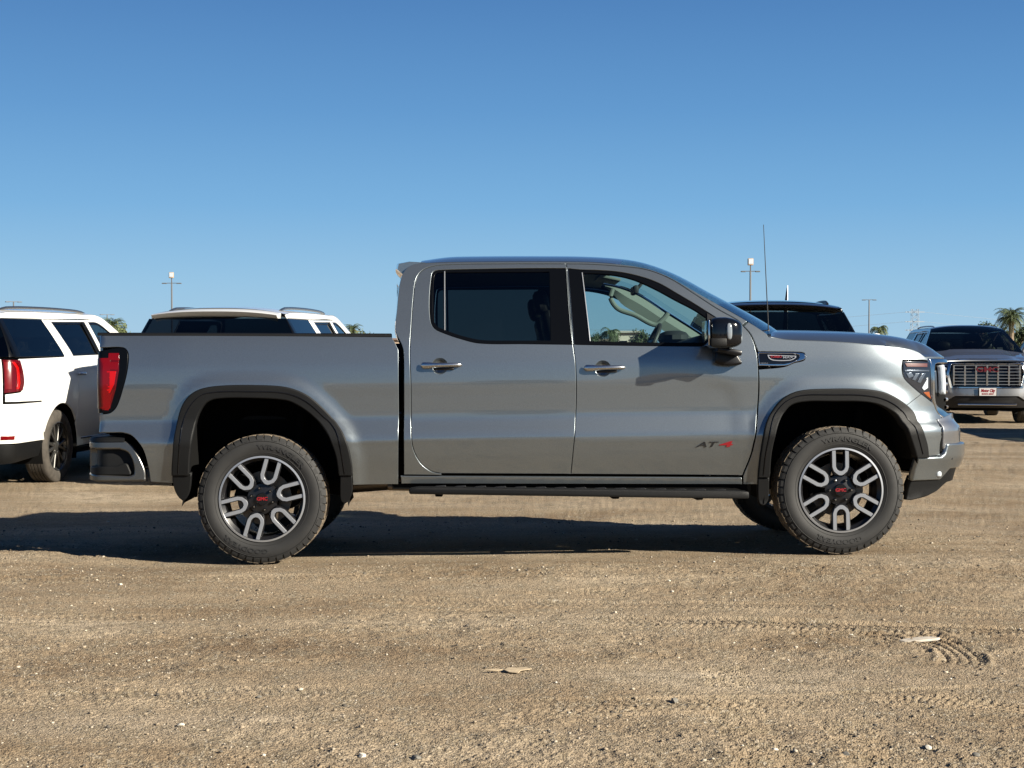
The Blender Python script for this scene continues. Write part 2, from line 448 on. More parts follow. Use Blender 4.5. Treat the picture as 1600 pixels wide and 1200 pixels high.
def pin(pts, S):
    """outline measured off the pickup's flank -> (u,z) on the skin S"""
    T = np.array([(p[0], p[1]) for p in pts], float)
    u = (T[:, 0] - 860) / 243; z = 1.387 - (T[:, 1] - 540) / 243
    for _ in range(14):
        e = .004; p = project(S(u, z)); pu = (project(S(u + e, z)) - p) / e; pz = (project(S(u, z + e)) - p) / e
        r = T - p; det = pu[:, 0] * pz[:, 1] - pu[:, 1] * pz[:, 0]; det = np.where(abs(det) < 200, 200 * np.sign(det + 1e-9), det)
        du = (r[:, 0] * pz[:, 1] - r[:, 1] * pz[:, 0]) / det; dz = (pu[:, 0] * r[:, 1] - pu[:, 1] * r[:, 0]) / det
        u += np.clip(du, -.3, .3); z += np.clip(dz, -.3, .3)
    return [(u[i], z[i], len(pts[i]) > 2 and bool(pts[i][2])) for i in range(len(pts))]
def truck_plane(x, y):
    n = MT.to_3x3() @ Vector((0, 0, 1)); o = MT.translation
    return o.z - (n.x * (x - o.x) + n.y * (y - o.y)) / n.z
def terrain(x, y):
    base = -.12 * sstep(10.3, 13.0, y) + .03 * (vnoise(x, y, .25, 3) - .5) * sstep(2, 5, abs(y - 10) + 2)
    dx = np.maximum(np.abs(x - MT.translation.x) - 2.4, 0); dy = np.maximum(np.abs(y - MT.translation.y) - 1.05, 0)
    w = 1 - sstep(0, 1.6, np.hypot(dx, dy))
    return base * (1 - w) + truck_plane(x, y) * w

# ================================================================== ground
def track_height(x, y):
    """tyre prints pressed into the dirt: ruts with lug bars across them"""
    h = np.zeros_like(x)
    def arc(cx, cy, rad, a0, a1, w, pitch, d):
        nonlocal h
        dx, dy = x - cx, y - cy; r = np.hypot(dx, dy); a = np.degrees(np.arctan2(dy, dx))
        k = sstep(a0 - 3, a0 + 3, a) * (1 - sstep(a1 - 3, a1 + 3, a)); q = (r - rad) / w
        inside = 1 - sstep(.9, 1.1, abs(q)); s = np.radians(a) * rad
        rib = np.exp(-((((q * 2.2 + 10) % 1) - .5) / .13)**2)
        bar = sstep(.50, .62, (s / pitch + q * .5 + .6 * vnoise(x, y, 9, 31)) % 1) * (1 - sstep(.92, 1., (s / pitch + q * .5 + .6 * vnoise(x, y, 9, 31)) % 1))
        wear = sstep(.25, .7, vnoise(x, y, 4.5, 33))
        h += k * wear * (-d * .35 * inside + d * .35 * inside * bar - d * .8 * rib * inside + d * .5 * np.exp(-((abs(q) - 1.15) / .16)**2))
    arc(1.42, 7.0, .62, -25, 100, .10, .032, .016)
    arc(1.49, 7.05, .36, -10, 110, .07, .03, .014)
    arc(1.50, 5.45, .60, 0, 95, .10, .032, .013)
    arc(.45, 8.05, .55, 60, 125, .10, .034, .012)
    for (x0, x1, y0, y1, d) in ((.70, .90, 4.4, 6.1, .007), (1.08, 1.26, 4.4, 5.8, .006), (.80, .98, 6.2, 6.7, .010), (-1.9, -1.7, 4.4, 5.3, .003)):
        xx = x - (y - y0) * .04; ins = sstep(x0 - .02, x0, xx) * (1 - sstep(x1, x1 + .02, xx)) * sstep(y0, y0 + .1, y) * (1 - sstep(y1 - .1, y1, y))
        h += ins * (-d + d * 1.2 * (((y / .034 + (xx - x0) * 3) % 1) > .5)) + d * .8 * np.exp(-((xx - x0 + .015) / .01)**2) * ins
    for (ax, ay, m_, cv, wd, dp, x0, x1) in ((1.2, 7.6, -.16, .012, .24, .007, -.6, 3.6), (.9, 8.15, -.13, .012, .24, .005, -1.5, 3.8), (-1.6, 7.9, .10, -.02, .26, .004, -4, .6), (-.5, 9.1, .04, .01, .28, .005, -4, 4), (1.6, 6.1, .22, .03, .22, .005, -.5, 3.2), (-1.4, 6.0, .06, .02, .26, .003, -3.2, 1.5)):
        yc = ay + m_ * (x - ax) + cv * (x - ax)**2; q = (y - yc) / (wd / 2)
        k = sstep(x0, x0 + .8, x) * (1 - sstep(x1 - .8, x1, x)) * sstep(.30, .72, vnoise(x, y, 1.1, 41))
        ins = 1 - sstep(.85, 1.1, abs(q)); lug = (((x / .04 + 1.3 * abs(q) + .5 * vnoise(x, y, 7, 43)) % 1) > .55)
        h = h + 1.5 * k * dp * (-.8 * ins + .55 * ins * lug + .9 * np.exp(-((abs(q) - 1.15) / .14)**2) - .5 * ins * np.exp(-((q - .3) / .1)**2) - .5 * ins * np.exp(-((q + .35) / .1)**2))
    return h
def micro(x, y, fine):
    h = .030 * (vnoise(x * .6, y * 1.6, .9, 1) - .5) + .016 * (vnoise(x * .7, y, 3.1, 2) - .5)
    rough = sstep(.35, .75, vnoise(x * .5, y, 1.3, 4))
    h = h + .010 * (vnoise(x, y, 9, 5) - .5) * (.35 + rough)
    if fine:
        f1 = vnoise(x, y, 28, 6); f2 = vnoise(x, y, 61, 8); f3 = vnoise(x, y, 110, 9)
        h = h + (.0036 * (f1 - .5) + .0034 * (f2 - .5)) * (.5 + .9 * rough) + .0050 * (f3 - .5) + .004 * sstep(.80, .95, f2) * rough
        h = h + 1.1 * track_height(x, y)
        # rolled streaks across the lot
        h = h + .004 * (vnoise(x * .25, y * 2.2, 5.5, 11) - .5)
    return h
def near_truck(x, y):
    dx = np.maximum(np.abs(x - MT.translation.x) - 2.1, 0); dy = np.maximum(np.abs(y - MT.translation.y) - 1.0, 0)
    return 1 - sstep(0, .5, np.hypot(dx, dy))
def suv_bump(x, y): return .07 * (1 - sstep(1.5, 4.0, np.hypot(x - 2.9, (y - 18.2) * .6)))
def ground_z(x, y, fine=True):
    nt_ = near_truck(x, y)
    return terrain(x, y) + micro(x, y, fine) * (1 - .75 * nt_) - .008 * nt_ + suv_bump(x, y)
ys = [1.5, 2.5, 3.3, 3.9, 4.3]
y = 4.55
while y < 11.6: ys.append(y); y += .0055 + .0011 * (y - 4.55)
while y < 4000: ys.append(y); y *= 1.012 if y < 60 else 1.09
ys = np.array(ys); nc = 760
tt = np.linspace(-1, 1, nc)
ta = np.abs(tt)[None, :]; wi, wo = .37 * ys[:, None] + .2, .62 * ys[:, None] + 3.2
X = np.sign(tt)[None, :] * np.where(ta < .84, ta / .84 * wi, wi + (wo - wi) * ((ta - .84) / .16)**1.5); Y = ys[:, None] + 0 * X
fine = (ys < 24)
Z = np.empty_like(X); Z[fine] = ground_z(X[fine], Y[fine]); Z[~fine] = ground_z(X[~fine], Y[~fine], False) * (1 - sstep(60, 200, Y[~fine])) - .12 * sstep(60, 200, Y[~fine])
Z[:, 0] -= .06; Z[:, -1] -= .06; Z[0] -= .06
# fewer columns far away: drop to every 6th beyond 24 m by building two sheets that share a row
def sheet(X, Y, Z, b):
    n, m = X.shape; i = np.arange((n - 1) * m).reshape(n - 1, m)[:, :-1].ravel()
    return np.stack([X, Y, Z], -1).reshape(-1, 3), np.stack([i, i + 1, i + m + 1, i + m], 1) + b
k0 = int(fine.sum()); 
A, FA = sheet(X[:k0], Y[:k0], Z[:k0], 0)
c2 = np.r_[0:nc:6, nc - 1]; B_, FB = sheet(X[k0 - 1:][:, c2], Y[k0 - 1:][:, c2], Z[k0 - 1:][:, c2], len(A))
g1 = np.concatenate([-np.geomspace(3600, 60, 12), np.arange(-56, 57, 4), np.geomspace(60, 3600, 12)])
gx, gy = np.meshgrid(g1, g1); gz = terrain(gx, gy) - .05; gz = np.where((gy > 0) & (np.abs(gx) < .6 * gy + 2), gz - .12, gz)
i = np.arange((len(g1) - 1) * len(g1)).reshape(len(g1) - 1, len(g1))[:, :-1].ravel(); m_ = len(g1)
C_ = np.stack([gx, gy, gz], -1).reshape(-1, 3); FC = np.stack([i, i + 1, i + m_ + 1, i + m_], 1) + len(A) + len(B_)
Vg = np.vstack([A, B_, C_]); Fg = np.vstack([FA, FB, FC])
me = bpy.data.meshes.new('ground'); me.vertices.add(len(Vg)); me.vertices.foreach_set('co', Vg.ravel().astype(np.float32))
me.loops.add(Fg.size); me.loops.foreach_set('vertex_index', Fg.ravel().astype(np.int32)); me.polygons.add(len(Fg))
me.polygons.foreach_set('loop_start', np.arange(0, Fg.size, 4, dtype=np.int32)); me.polygons.foreach_set('loop_total', np.full(len(Fg), 4, np.int32))
me.update(calc_edges=True); me.shade_smooth()
dm = bpy.data.materials.new('dirt'); t, p = nodes(dm); p.inputs['Roughness'].default_value = .95; p.inputs['Specular IOR Level'].default_value = .15
geo = t.nodes.new('ShaderNodeNewGeometry')
def N_(scale, detail=5, vec=None, rough=.6):
    n = t.nodes.new('ShaderNodeTexNoise'); n.inputs['Scale'].default_value = scale; n.inputs['Detail'].default_value = detail; n.inputs['Roughness'].default_value = rough
    t.links.new(vec or geo.outputs['Position'], n.inputs['Vector']); return n.outputs[0]
def ramp(src, stops):
    r = t.nodes.new('ShaderNodeValToRGB'); e = r.color_ramp.elements
    while len(e) < len(stops): e.new(.5)
    for q_, (a, c) in zip(e, stops): q_.position = a; q_.color = (*c, 1)
    t.links.new(src, r.inputs[0]); return r.outputs[0]
def mixc(a, b, f, blend='MIX'):
    m = t.nodes.new('ShaderNodeMix'); m.data_type = 'RGBA'; m.blend_type = blend
    for s_, i_ in ((f, 0), (a, 6), (b, 7)):
        if isinstance(s_, (int, float)): m.inputs[i_].default_value = s_
        elif isinstance(s_, tuple): m.inputs[i_].default_value = (*s_, 1)
        else: t.links.new(s_, m.inputs[i_])
    return m.outputs[2]
mp = t.nodes.new('ShaderNodeMapping'); mp.inputs['Scale'].default_value = (.28, 1.1, 1); t.links.new(geo.outputs['Position'], mp.inputs[0])
base = ramp(N_(1.1, 6, mp.outputs[0]), [(.30, (.148, .107, .068)), (.45, (.220, .170, .113)), (.58, (.264, .212, .148)), (.76, (.310, .260, .195))])
base = mixc(base, ramp(N_(.9, 4), [(.35, (.82, .78, .74)), (.65, (1.12, 1.12, 1.12))]), 1.0, 'MULTIPLY')
base = mixc(base, ramp(N_(55, 6, rough=.75), [(.34, (.66, .64, .61)), (.5, (1.0, 1.0, 1.0)), (.66, (1.30, 1.30, 1.30))]), 1.0, 'MULTIPLY')
vo = t.nodes.new('ShaderNodeTexVoronoi'); vo.inputs['Scale'].default_value = 95; t.links.new(geo.outputs['Position'], vo.inputs['Vector'])
st = ramp(vo.outputs['Color'], [(.0, (.055, .048, .038)), (.30, (.145, .112, .073)), (.68, (.23, .188, .127)), (.88, (.33, .29, .23)), (1., (.43, .40, .34))])
gmask = ramp(N_(7, 5), [(.46, (0, 0, 0)), (.60, (.75, .75, .75))])
base = mixc(base, st, gmask)
t.links.new(base, p.inputs['Base Color'])
vb = t.nodes.new('ShaderNodeTexVoronoi'); vb.inputs['Scale'].default_value = 130; t.links.new(geo.outputs['Position'], vb.inputs['Vector'])
b1 = t.nodes.new('ShaderNodeBump'); b1.inputs['Strength'].default_value = .8; b1.inputs['Distance'].default_value = .006; b1.invert = True
t.links.new(vb.outputs['Distance'], b1.inputs['Height'])
b2 = t.nodes.new('ShaderNodeBump'); b2.inputs['Strength'].default_value = .8; b2.inputs['Distance'].default_value = .01
t.links.new(N_(70, 6), b2.inputs['Height']); t.links.new(b1.outputs[0], b2.inputs['Normal']); t.links.new(b2.outputs[0], p.inputs['Normal'])
me.materials.append(dm); go = link('ground', me); go['kind'] = 'structure'

# ---- loose stones: thousands of small ones as one mass, the few big ones as things
def stone_shape(sub, seed):
    bm = bmesh.new(); bmesh.ops.create_icosphere(bm, subdivisions=sub, radius=1); r_ = np.random.default_rng(seed)
    V = np.array([v.co[:] for v in bm.verts]); F = np.array([[v.index for v in f.verts] for f in bm.faces]); bm.free()
    V *= (1 + .28 * (r_.random(len(V)) - .5))[:, None]; 
    for _ in range(3):
        n = r_.normal(size=3); n /= np.linalg.norm(n); d = V @ n; V -= np.clip(d - .62, 0, None)[:, None] * n
    return V * np.array([1, .8, .55]), F
shapes = [stone_shape(1, 40 + i) for i in range(10)]
NS = 80000
yy = 4.6 + (rng.random(NS)**1.15) * 8.6; xx = (rng.random(NS) * 2 - 1) * (.42 * yy + .2)
dens = vnoise(xx * .5, yy, 1.3, 4) * .6 + vnoise(xx, yy, 3, 12) * .5
keep = rng.random(NS) < sstep(.28, .85, dens) * .9 + .16; xx, yy = xx[keep], yy[keep]; NS = len(xx)
sz = .0020 * (1 + rng.pareto(3.0, NS) * .9); sz = np.clip(sz, .0018, .012) * (1 + .03 * (yy - 5))
zz = ground_z(xx, yy)
Vs, Fs, Cs = [], [], []; bse = 0
tone = rng.random(NS); rot = rng.random(NS) * 6.283; sh_i = rng.integers(0, 10, NS)
colr = np.where(tone[:, None] < .30, np.array([[.07, .06, .048]]), np.where(tone[:, None] < .78, np.array([[.225, .178, .122]]), np.where(tone[:, None] < .985, np.array([[.33, .285, .22]]), np.array([[.42, .385, .33]])))) * (.8 + .4 * rng.random((NS, 1)))
for k in range(10):
    idx = np.where(sh_i == k)[0]; V0_, F0_ = shapes[k]
    c, s = np.cos(rot[idx]), np.sin(rot[idx]); P = V0_[None] * sz[idx][:, None, None]
    x_ = P[..., 0] * c[:, None] - P[..., 1] * s[:, None] + xx[idx][:, None]; y_ = P[..., 0] * s[:, None] + P[..., 1] * c[:, None] + yy[idx][:, None]; z_ = P[..., 2] + (zz[idx] + sz[idx] * .22)[:, None]
    Vs.append(np.stack([x_, y_, z_], -1).reshape(-1, 3)); n = len(V0_)
    Fs.append((F0_[None] + (np.arange(len(idx)) * n)[:, None, None]).reshape(-1, 3) + bse); bse += len(idx) * n
    Cs.append(np.repeat(colr[idx], n, 0))
Vp = np.vstack(Vs); Fp = np.vstack(Fs); Cp = np.vstack(Cs)
me = bpy.data.meshes.new('gravel'); me.vertices.add(len(Vp)); me.vertices.foreach_set('co', Vp.ravel().astype(np.float32))
me.loops.add(Fp.size); me.loops.foreach_set('vertex_index', Fp.ravel().astype(np.int32)); me.polygons.add(len(Fp))
me.polygons.foreach_set('loop_start', np.arange(0, Fp.size, 3, dtype=np.int32)); me.polygons.foreach_set('loop_total', np.full(len(Fp), 3, np.int32)); me.update(calc_edges=True)
at = me.color_attributes.new('stone_colour', 'FLOAT_COLOR', 'POINT'); at.data.foreach_set('color', np.hstack([Cp, np.ones((len(Cp), 1))]).ravel().astype(np.float32))
gm = bpy.data.materials.new('gravel'); t2, p2 = nodes(gm); p2.inputs['Roughness'].default_value = .85; an = t2.nodes.new('ShaderNodeAttribute'); an.attribute_name = 'stone_colour'; t2.links.new(an.outputs[0], p2.inputs['Base Color'])
me.materials.append(gm); o = link('gravel', me); o['kind'] = 'stuff'; o['label'] = 'small loose stones scattered over the tan dirt'; o['category'] = 'gravel'
M_STW = mat('stone_white', (.50, .46, .38), .8, noise=.12, nscale=60); M_STG = mat('stone_grey', (.13, .12, .10), .85, noise=.3, nscale=60)
def gpt(px, py):
    d = ray(px, py); tq = 8.0
    for _ in range(12):
        P = CAM + d * tq; z = float(ground_z(np.array([P[0]]), np.array([P[1]]))[0]); tq += (P[2] - z) / max(-d[2], 1e-3) * .9
    P = CAM + d * tq; return P[0], P[1], float(ground_z(np.array([P[0]]), np.array([P[1]]))[0])
for px, py, r_, m, lab in ((188, 914, 0.0144, M_STW, 'white pebble alone below the truck shadow, left of the rear wheel'), (1046, 909, 0.0101, M_STW, 'small pale pebble on the dirt below the middle of the step board'),
                           (1330, 993, 0.0130, M_STW, 'pale pebble just left of the flat board scrap'), (1321, 1182, 0.0216, M_STG, 'dark grey stone near the bottom edge, right of the front wheel'),
                           (1450, 1169, 0.0158, M_STW, 'pale chipped stone near the bottom edge at far right'), (1212, 1172, 0.0130, M_STW, 'light tan stone near the bottom edge below the front door'),
                           (283, 1135, 0.0137, M_STW, 'pale stone of the pair near the bottom edge, below the rear wheel'), (565, 1182, 0.0158, M_STW, 'whitish stone at the bottom edge between rear wheel and step board'),
                           (405, 1090, 0.0115, M_STG, 'small dark stone on the open dirt below the rear wheel'), (1054, 1096, 0.0187, M_STG, 'grey flat stone on the dirt beneath the front door badge'),
                           (650, 1186, 0.0187, M_STG, 'dark rough stone on the bottom edge below the cab'), (1525, 1182, 0.0173, M_STG, 'dark grey stone at the bottom right corner')):
    V0_, F0_ = stone_shape(2, int(px)); x, y, z = gpt(px, py); me_ = mesh('stone', V0_ * r_, F0_, m); me_.shade_smooth(); me_.set_sharp_from_angle(angle=R(30)); o = link('stone', me_); o.location = (x, y, z + r_ * .25); o.rotation_euler = (0, 0, px)
    tag(o, lab, 'stone')
x, y, z = gpt(1434, 998); poly = [(-.115, -.012), (-.06, .004), (.02, .014), (.09, .010), (.125, -.006), (.10, -.016), (0, -.026), (-.09, -.028)]
V, F = prisma([(a * .85, b * 1.6) for a, b in poly], 'z', 0, .012, .003, 1); o = MB().add(V, F).build('wood_scrap', M_WOOD); o.location = (x, y, z + .006); o.rotation_euler = (R(4), R(-2), .05); tag(o, 'pale flat splinter of wood lying beside the curved tyre print', 'scrap')
x, y, z = gpt(795, 1050)
m = MB(); poly = [(-.02, .0), (.0, .022), (.03, .018), (.07, .025), (.10, .010), (.05, -.004), (.04, -.026), (.0, -.018)]
V, F = prisma([(a, b * 1.6) for a, b in poly], 'z', 0, .004, .001, 1); m.add(V, F); V, F = prisma([(-.10, 0), (-.06, .014), (-.025, .004), (-.05, -.010)], 'z', 0, .005, .001, 1); m.add(V, F)
o = m.build('dry_leaf', M_CARD); o.location = (x, y, z + .006); o.rotation_euler = (R(5), 0, 0); tag(o, 'curled tan dry leaf lying on the dirt below the rear door', 'leaf')

# ================================================================== the grey pickup
truck = empty('pickup_truck', MT, 'grey crew cab pickup standing side-on across the dirt lot in the foreground', 'pickup truck')
_wk = pchip([.38, .46, .56, .66, .74, .785, .81, .875, .93, 1.05, 1.16, 1.24, 1.35, 1.43, 1.50, 1.62, 1.75, 1.87, 1.95],
            [.945, .962, .984, 1.006, 1.020, 1.027, 1.024, 1.007, .996, 1.001, 1.007, 1.005, .990, .972, .948, .900, .846, .790, .752])
def W0(x, z): return _wk(z) - .012 * sstep(-2.3, -2.86, x) - .006 * sstep(.9, 1.75, x)
Lf = pchip([.45, .55, .62, .80, .86, 1.0, 1.2, 1.30, 1.36, 1.5], [1.02, 1.05, 1.08, 1.08, 1.035, 1.03, 1.02, .98, .91, .80])
Lr = lambda z: .075 + 0 * np.asarray(z, float)
ENV0, UF, UR = make_env(W0, 1.75, Lf, 3.3, -2.865, Lr, 4.0)
ARCH_R = [(271, 762, 1), (271, 740), (272.5, 715), (277, 675), (285, 640), (297, 620), (315, 609), (345, 604), (400, 603), (448, 606), (478, 617), (502, 636), (526, 663), (541, 690), (549, 722), (551, 765, 1)]
ARCH_F = [(1183, 762, 1), (1184, 740), (1188, 706), (1195, 668), (1207, 641), (1224, 622), (1248, 611.5), (1292, 608.5), (1345, 609), (1378, 614), (1402, 626), (1424, 646), (1437, 670), (1445, 694), (1447.5, 714, 1), (1448, 762, 1)]
aR = smooth(pin(ARCH_R, ENV0), False, .04); aF = smooth(pin(ARCH_F, ENV0), False, .04)
SC = smooth(pin([(1157, 800, 1), (1157.5, 640), (1150, 606), (1128, 590), (1062, 578), (960, 571), (850, 570, 1), (600, 570, 1), (600, 800, 1)], ENV0), True, .06)
def sd(u, z, P, closed):
    Q = np.stack([u, z], -1); d = segdist(Q.reshape(-1, 2), P, closed).reshape(u.shape)
    s = inpoly(Q.reshape(-1, 2), P).reshape(u.shape); return np.where(s, -d, d)
GU = np.arange(-2.98, 2.62, .02); GZ = np.arange(.30, 1.66, .02); _U, _Z = np.meshgrid(GU, GZ, indexing='ij')
_DR, _DF, _DS = sd(_U, _Z, aR, True), sd(_U, _Z, aF, True), sd(_U, _Z, SC, True)
_B = .020 * (1 - sstep(-.01, .10, _DR)) + .020 * (1 - sstep(-.01, .10, _DF)) - .004 * (1 - sstep(-.09, .02, _DS)) * sstep(-.1, .9, _U)
_B *= 1 - sstep(1.28, 1.38, _Z)
def bump_y(u, z):
    """relief of the pressing, read off the grid with cubic B-splines so that reflections run smoothly"""
    a = np.clip((u - GU[0]) / .02, 1, len(GU) - 3.01); b = np.clip((z - GZ[0]) / .02, 1, len(GZ) - 3.01)
    i = a.astype(int); j = b.astype(int); a = a - i; b = b - j
    wt = lambda t: ((1 - t)**3 / 6, (3 * t**3 - 6 * t**2 + 4) / 6, (-3 * t**3 + 3 * t**2 + 3 * t + 1) / 6, t**3 / 6)
    wa, wb = wt(a), wt(b); r = 0
    for p in range(4):
        for q in range(4): r = r + wa[p] * wb[q] * _B[i + p - 1, j + q - 1]
    return r
def ENV(u, z):
    u = np.asarray(u, float); z = np.asarray(z, float) + 0 * u
    P = ENV0(u, z); k = bump_y(u, z) * (1 - sstep(2.2, 2.5, u)); P[:, 1] -= k; return P
def ENVoff(off):
    def S(u, z):
        P = ENV(u, z); return P + surf_n(ENV, np.asarray(u, float), np.asarray(z, float) + 0 * np.asarray(u, float)) * off
    return S
def zp(py, px=800):
    return pin([(px, py)], ENV0)[0][1]
def up(px, py=640): return pin([(px, py)], ENV0)[0][0]
PX = lambda pts, S=ENV0, closed=True, step=.022: smooth(pin(pts, S), closed, step)

# ---- doors
BLINE = [(885, 412, 1), (888, 454), (892, 507), (896, 541), (899.5, 571), (900.5, 620), (899, 665), (896, 700), (892, 741, 1)]
REAR_DOOR = BLINE + [(690, 740, 1), (673, 736), (656, 722), (645, 698), (642.5, 660), (642, 600), (640.5, 550), (643, 507), (646, 465), (650, 437), (658, 424), (673, 416.5), (698, 413.3), (780, 412)]
REAR_DLO = [(674.5, 432), (677, 424.5), (684, 422), (760, 420), (830, 419), (886.6, 419, 1), (896, 538, 1), (820, 537), (749, 536), (719, 529), (693, 520), (679, 513), (673, 501), (671.5, 466)]
REAR_GLASS = [(696, 425, 1), (858, 424, 1), (860, 531.5, 1), (800, 531.5), (752, 530.5), (722, 524), (697, 515.5, 1)]
REAR_QGL = [(679, 430), (683, 425.5, 1), (692.5, 425, 1), (693, 514, 1), (683, 509), (678, 499), (677, 466)]
FDL = [(1152, 500), (1163, 511), (1172, 522), (1180, 541), (1184, 565), (1185, 612), (1182, 655), (1174, 706), (1160, 743, 1)]
FRONT_DOOR = [(885, 412, 1), (922, 412.6), (960, 415), (1010, 421), (1047, 435), (1085, 459), (1122, 483)] + FDL + [(1050, 742), (892, 741, 1)] + BLINE[1:-1][::-1]
FRONT_DLO = [(886.6, 419, 1), (905, 421), (935, 422), (970, 425), (1005, 433), (1031, 443), (1057, 458), (1084, 474), (1106, 488), (1124, 499.5, 1), (1124, 541, 1), (1010, 540), (896, 538, 1)]
FRONT_GLASS = [(910.5, 426, 1), (952, 428), (987, 435), (1022, 450), (1057, 469), (1084, 483), (1103, 495.5, 1), (1103, 535, 1), (1010, 534.5), (922.5, 532.5, 1)]
def window(door, far, dlo, glasses, gm):
    L = PX(dlo); Hs = [PX(g, ENV0) for g in glasses]
    a, b = panel('window_frame', L, ENV, M_FRIT, door, holes=Hs, off=-.004, inset=.001, depth=.02, g=.06)
    b.parent = far
    for h in Hs:
        a, b = panel('window_glass', h, ENV, gm, door, off=-.012, inset=-.006, depth=0, g=.07); b.parent = far
def bowl(px0, px1, py):
    cx = px0 + .43 * (px1 - px0)
    return np.array([(a[0], a[1]) for a in pin([(cx + 2 + 12 * math.cos(t), py + 1.5 + 12 * math.sin(t)) for t in np.linspace(0, 2 * math.pi, 24, endpoint=False)], ENV)])
rd, rd2 = panel('rear_door', PX(REAR_DOOR), ENV, M_TRUCK, truck, holes=[PX(REAR_DLO), bowl(657.5, 722, 570.5)], g=.04)
window(rd, rd2, REAR_DLO, [REAR_GLASS, REAR_QGL], M_GLT)
fd, fd2 = panel('front_door', PX(FRONT_DOOR), ENV, M_TRUCK, truck, holes=[PX(FRONT_DLO), bowl(912, 977, 574.5)], g=.04)
window(fd, fd2, FRONT_DLO, [FRONT_GLASS], M_GLC)
# bright divider bar and seal edge on the rear glass, thin bright edge on the front glass
for d, d2, pl in ((rd, rd2, [(694.6, 424), (694.8, 516)]), (fd, fd2, [(909.5, 426), (922, 533)])):
    q = pin(pl, ENV); pts = [tuple(ENV(np.array([q[0][0] + (q[1][0] - q[0][0]) * t]), np.array([q[0][1] + (q[1][1] - q[0][1]) * t]))[0] + np.array([0, .002, 0])) for t in np.linspace(0, 1, 8)]
    V, F = tube(pts, .004, 6); a, b = both_sides('window_divider', V, F, M_SATIN, d); b.parent = d2
def handle(px0, px1, py, door, far):
    def S(u, z): return ENV(u, z)
    cx = px0 + .43 * (px1 - px0)
    L = bowl(px0, px1, py)
    # the bowl: a shallow dish
    c = L.mean(0); rings = [(1.07, -.002), (.95, -.010), (.8, -.020), (.5, -.026), (.05, -.028)]
    V = []; F = []
    for s_, o_ in rings:
        q = c + (L - c) * s_; V.append(ENV(q[:, 0], q[:, 1]) + surf_n(ENV, q[:, 0], q[:, 1]) * o_)
    V = np.vstack(V); n = len(L)
    for i in range(len(rings) - 1):
        for k in range(n): F.append((i * n + k, i * n + (k + 1) % n, (i + 1) * n + (k + 1) % n, (i + 1) * n + k))
    a, b = both_sides('handle_recess', V, [f[::-1] for f in F], M_TRUCK, door, sharp=80); b.parent = far
    # the grip: a lofted bar standing off the skin
    q = pin([(px0, py), (px1, py)], ENV); u0, u1, zc = q[0][0], q[1][0], (q[0][1] + q[1][1]) / 2
    V = []; F = []; ns = 22; m = 12
    for i in range(ns):
        t = i / (ns - 1); u = u0 + (u1 - u0) * t
        hh = .0165 * (1 - .25 * t) * min(1, (1 - abs(2 * t - 1)**10)**.5 + .25) * (1.25 if t < .22 else 1 + .25 * max(0, 1 - (t - .22) / .1))
        st = .012 + .026 * math.sin(math.pi * min(1, max(0, t)))**.5
        zz = zc + (0 if t > .25 else -.001)
        p = ENV(np.array([u]), np.array([zz]))[0]
        for k in range(m):
            a_ = 2 * math.pi * k / m; V.append((p[0], p[1] - st + .010 * math.cos(a_), p[2] + hh * math.sin(a_)))
    for i in range(ns - 1):
        for k in range(m): F.append((i * m + k, (i + 1) * m + k, (i + 1) * m + (k + 1) % m, i * m + (k + 1) % m))
    F += [tuple(range(m))[::-1], tuple(range((ns - 1) * m, ns * m))]
    F = [f[::-1] for f in F]
    a, b = both_sides('handle_grip', V, F, M_HAND, door, sharp=50); b.parent = far
    for w, r_ in ((.02, .014), (.95, .011)):
        u = u0 + (u1 - u0) * w; p = ENV(np.array([u]), np.array([zc]))[0]
    V, F = ellipsoid(tuple(ENV(np.array([u0 + (u1 - u0) * .16]), np.array([zc - .002]))[0] + np.array([0, -.006, 0])), (.030, .030, .019), 16, .8)
    a, b = both_sides('handle_escutcheon', V, F, M_TRUCK, door, sharp=60); b.parent = far
    V, F = boxa(tuple(ENV(np.array([u0 + (u1 - u0) * .55]), np.array([zc - .024]))[0] + np.array([0, -.008, 0])), (.135, .022, .018), .008)
    a, b = both_sides('handle_shade', V, F, M_PLAST2, door, sharp=60); b.parent = far
handle(657.5, 722, 570.5, rd, rd2); handle(912, 977, 574.5, fd, fd2)
def on_skin(V, u0, z0, off, S=None, k=1):
    """flat artwork V (x,y,z=thickness) laid on the near flank"""
    S = S or ENV; V = np.asarray(V, float)
    u = u0 + V[:, 0]; z = z0 + V[:, 1]; P = S(u, z); N = surf_n(S, u, z); return P + N * (off + V[:, 2:3])
# AT4 badge on the front door
q = pin([(1086, 694.5), (1118, 694.5), (1146, 694.5)], ENV)
V, F = text_mesh('AT', .048, .003, shear=.30, bold=.0004, width=.150)
MB().add(on_skin(V, (q[0][0] + q[1][0]) / 2 + .004, q[1][1], .003), F).build('badge_letters', M_PLAST2, fd, 'dark AT letters of the door badge')
V, F = text_mesh('4', .050, .003, shear=.15, bold=.0010, width=.090)
MB().add(on_skin(V, (q[1][0] + q[2][0]) / 2 + .004, q[1][1], .003), F).build('badge_numeral', M_RED, fd, 'red numeral 4 of the door badge')

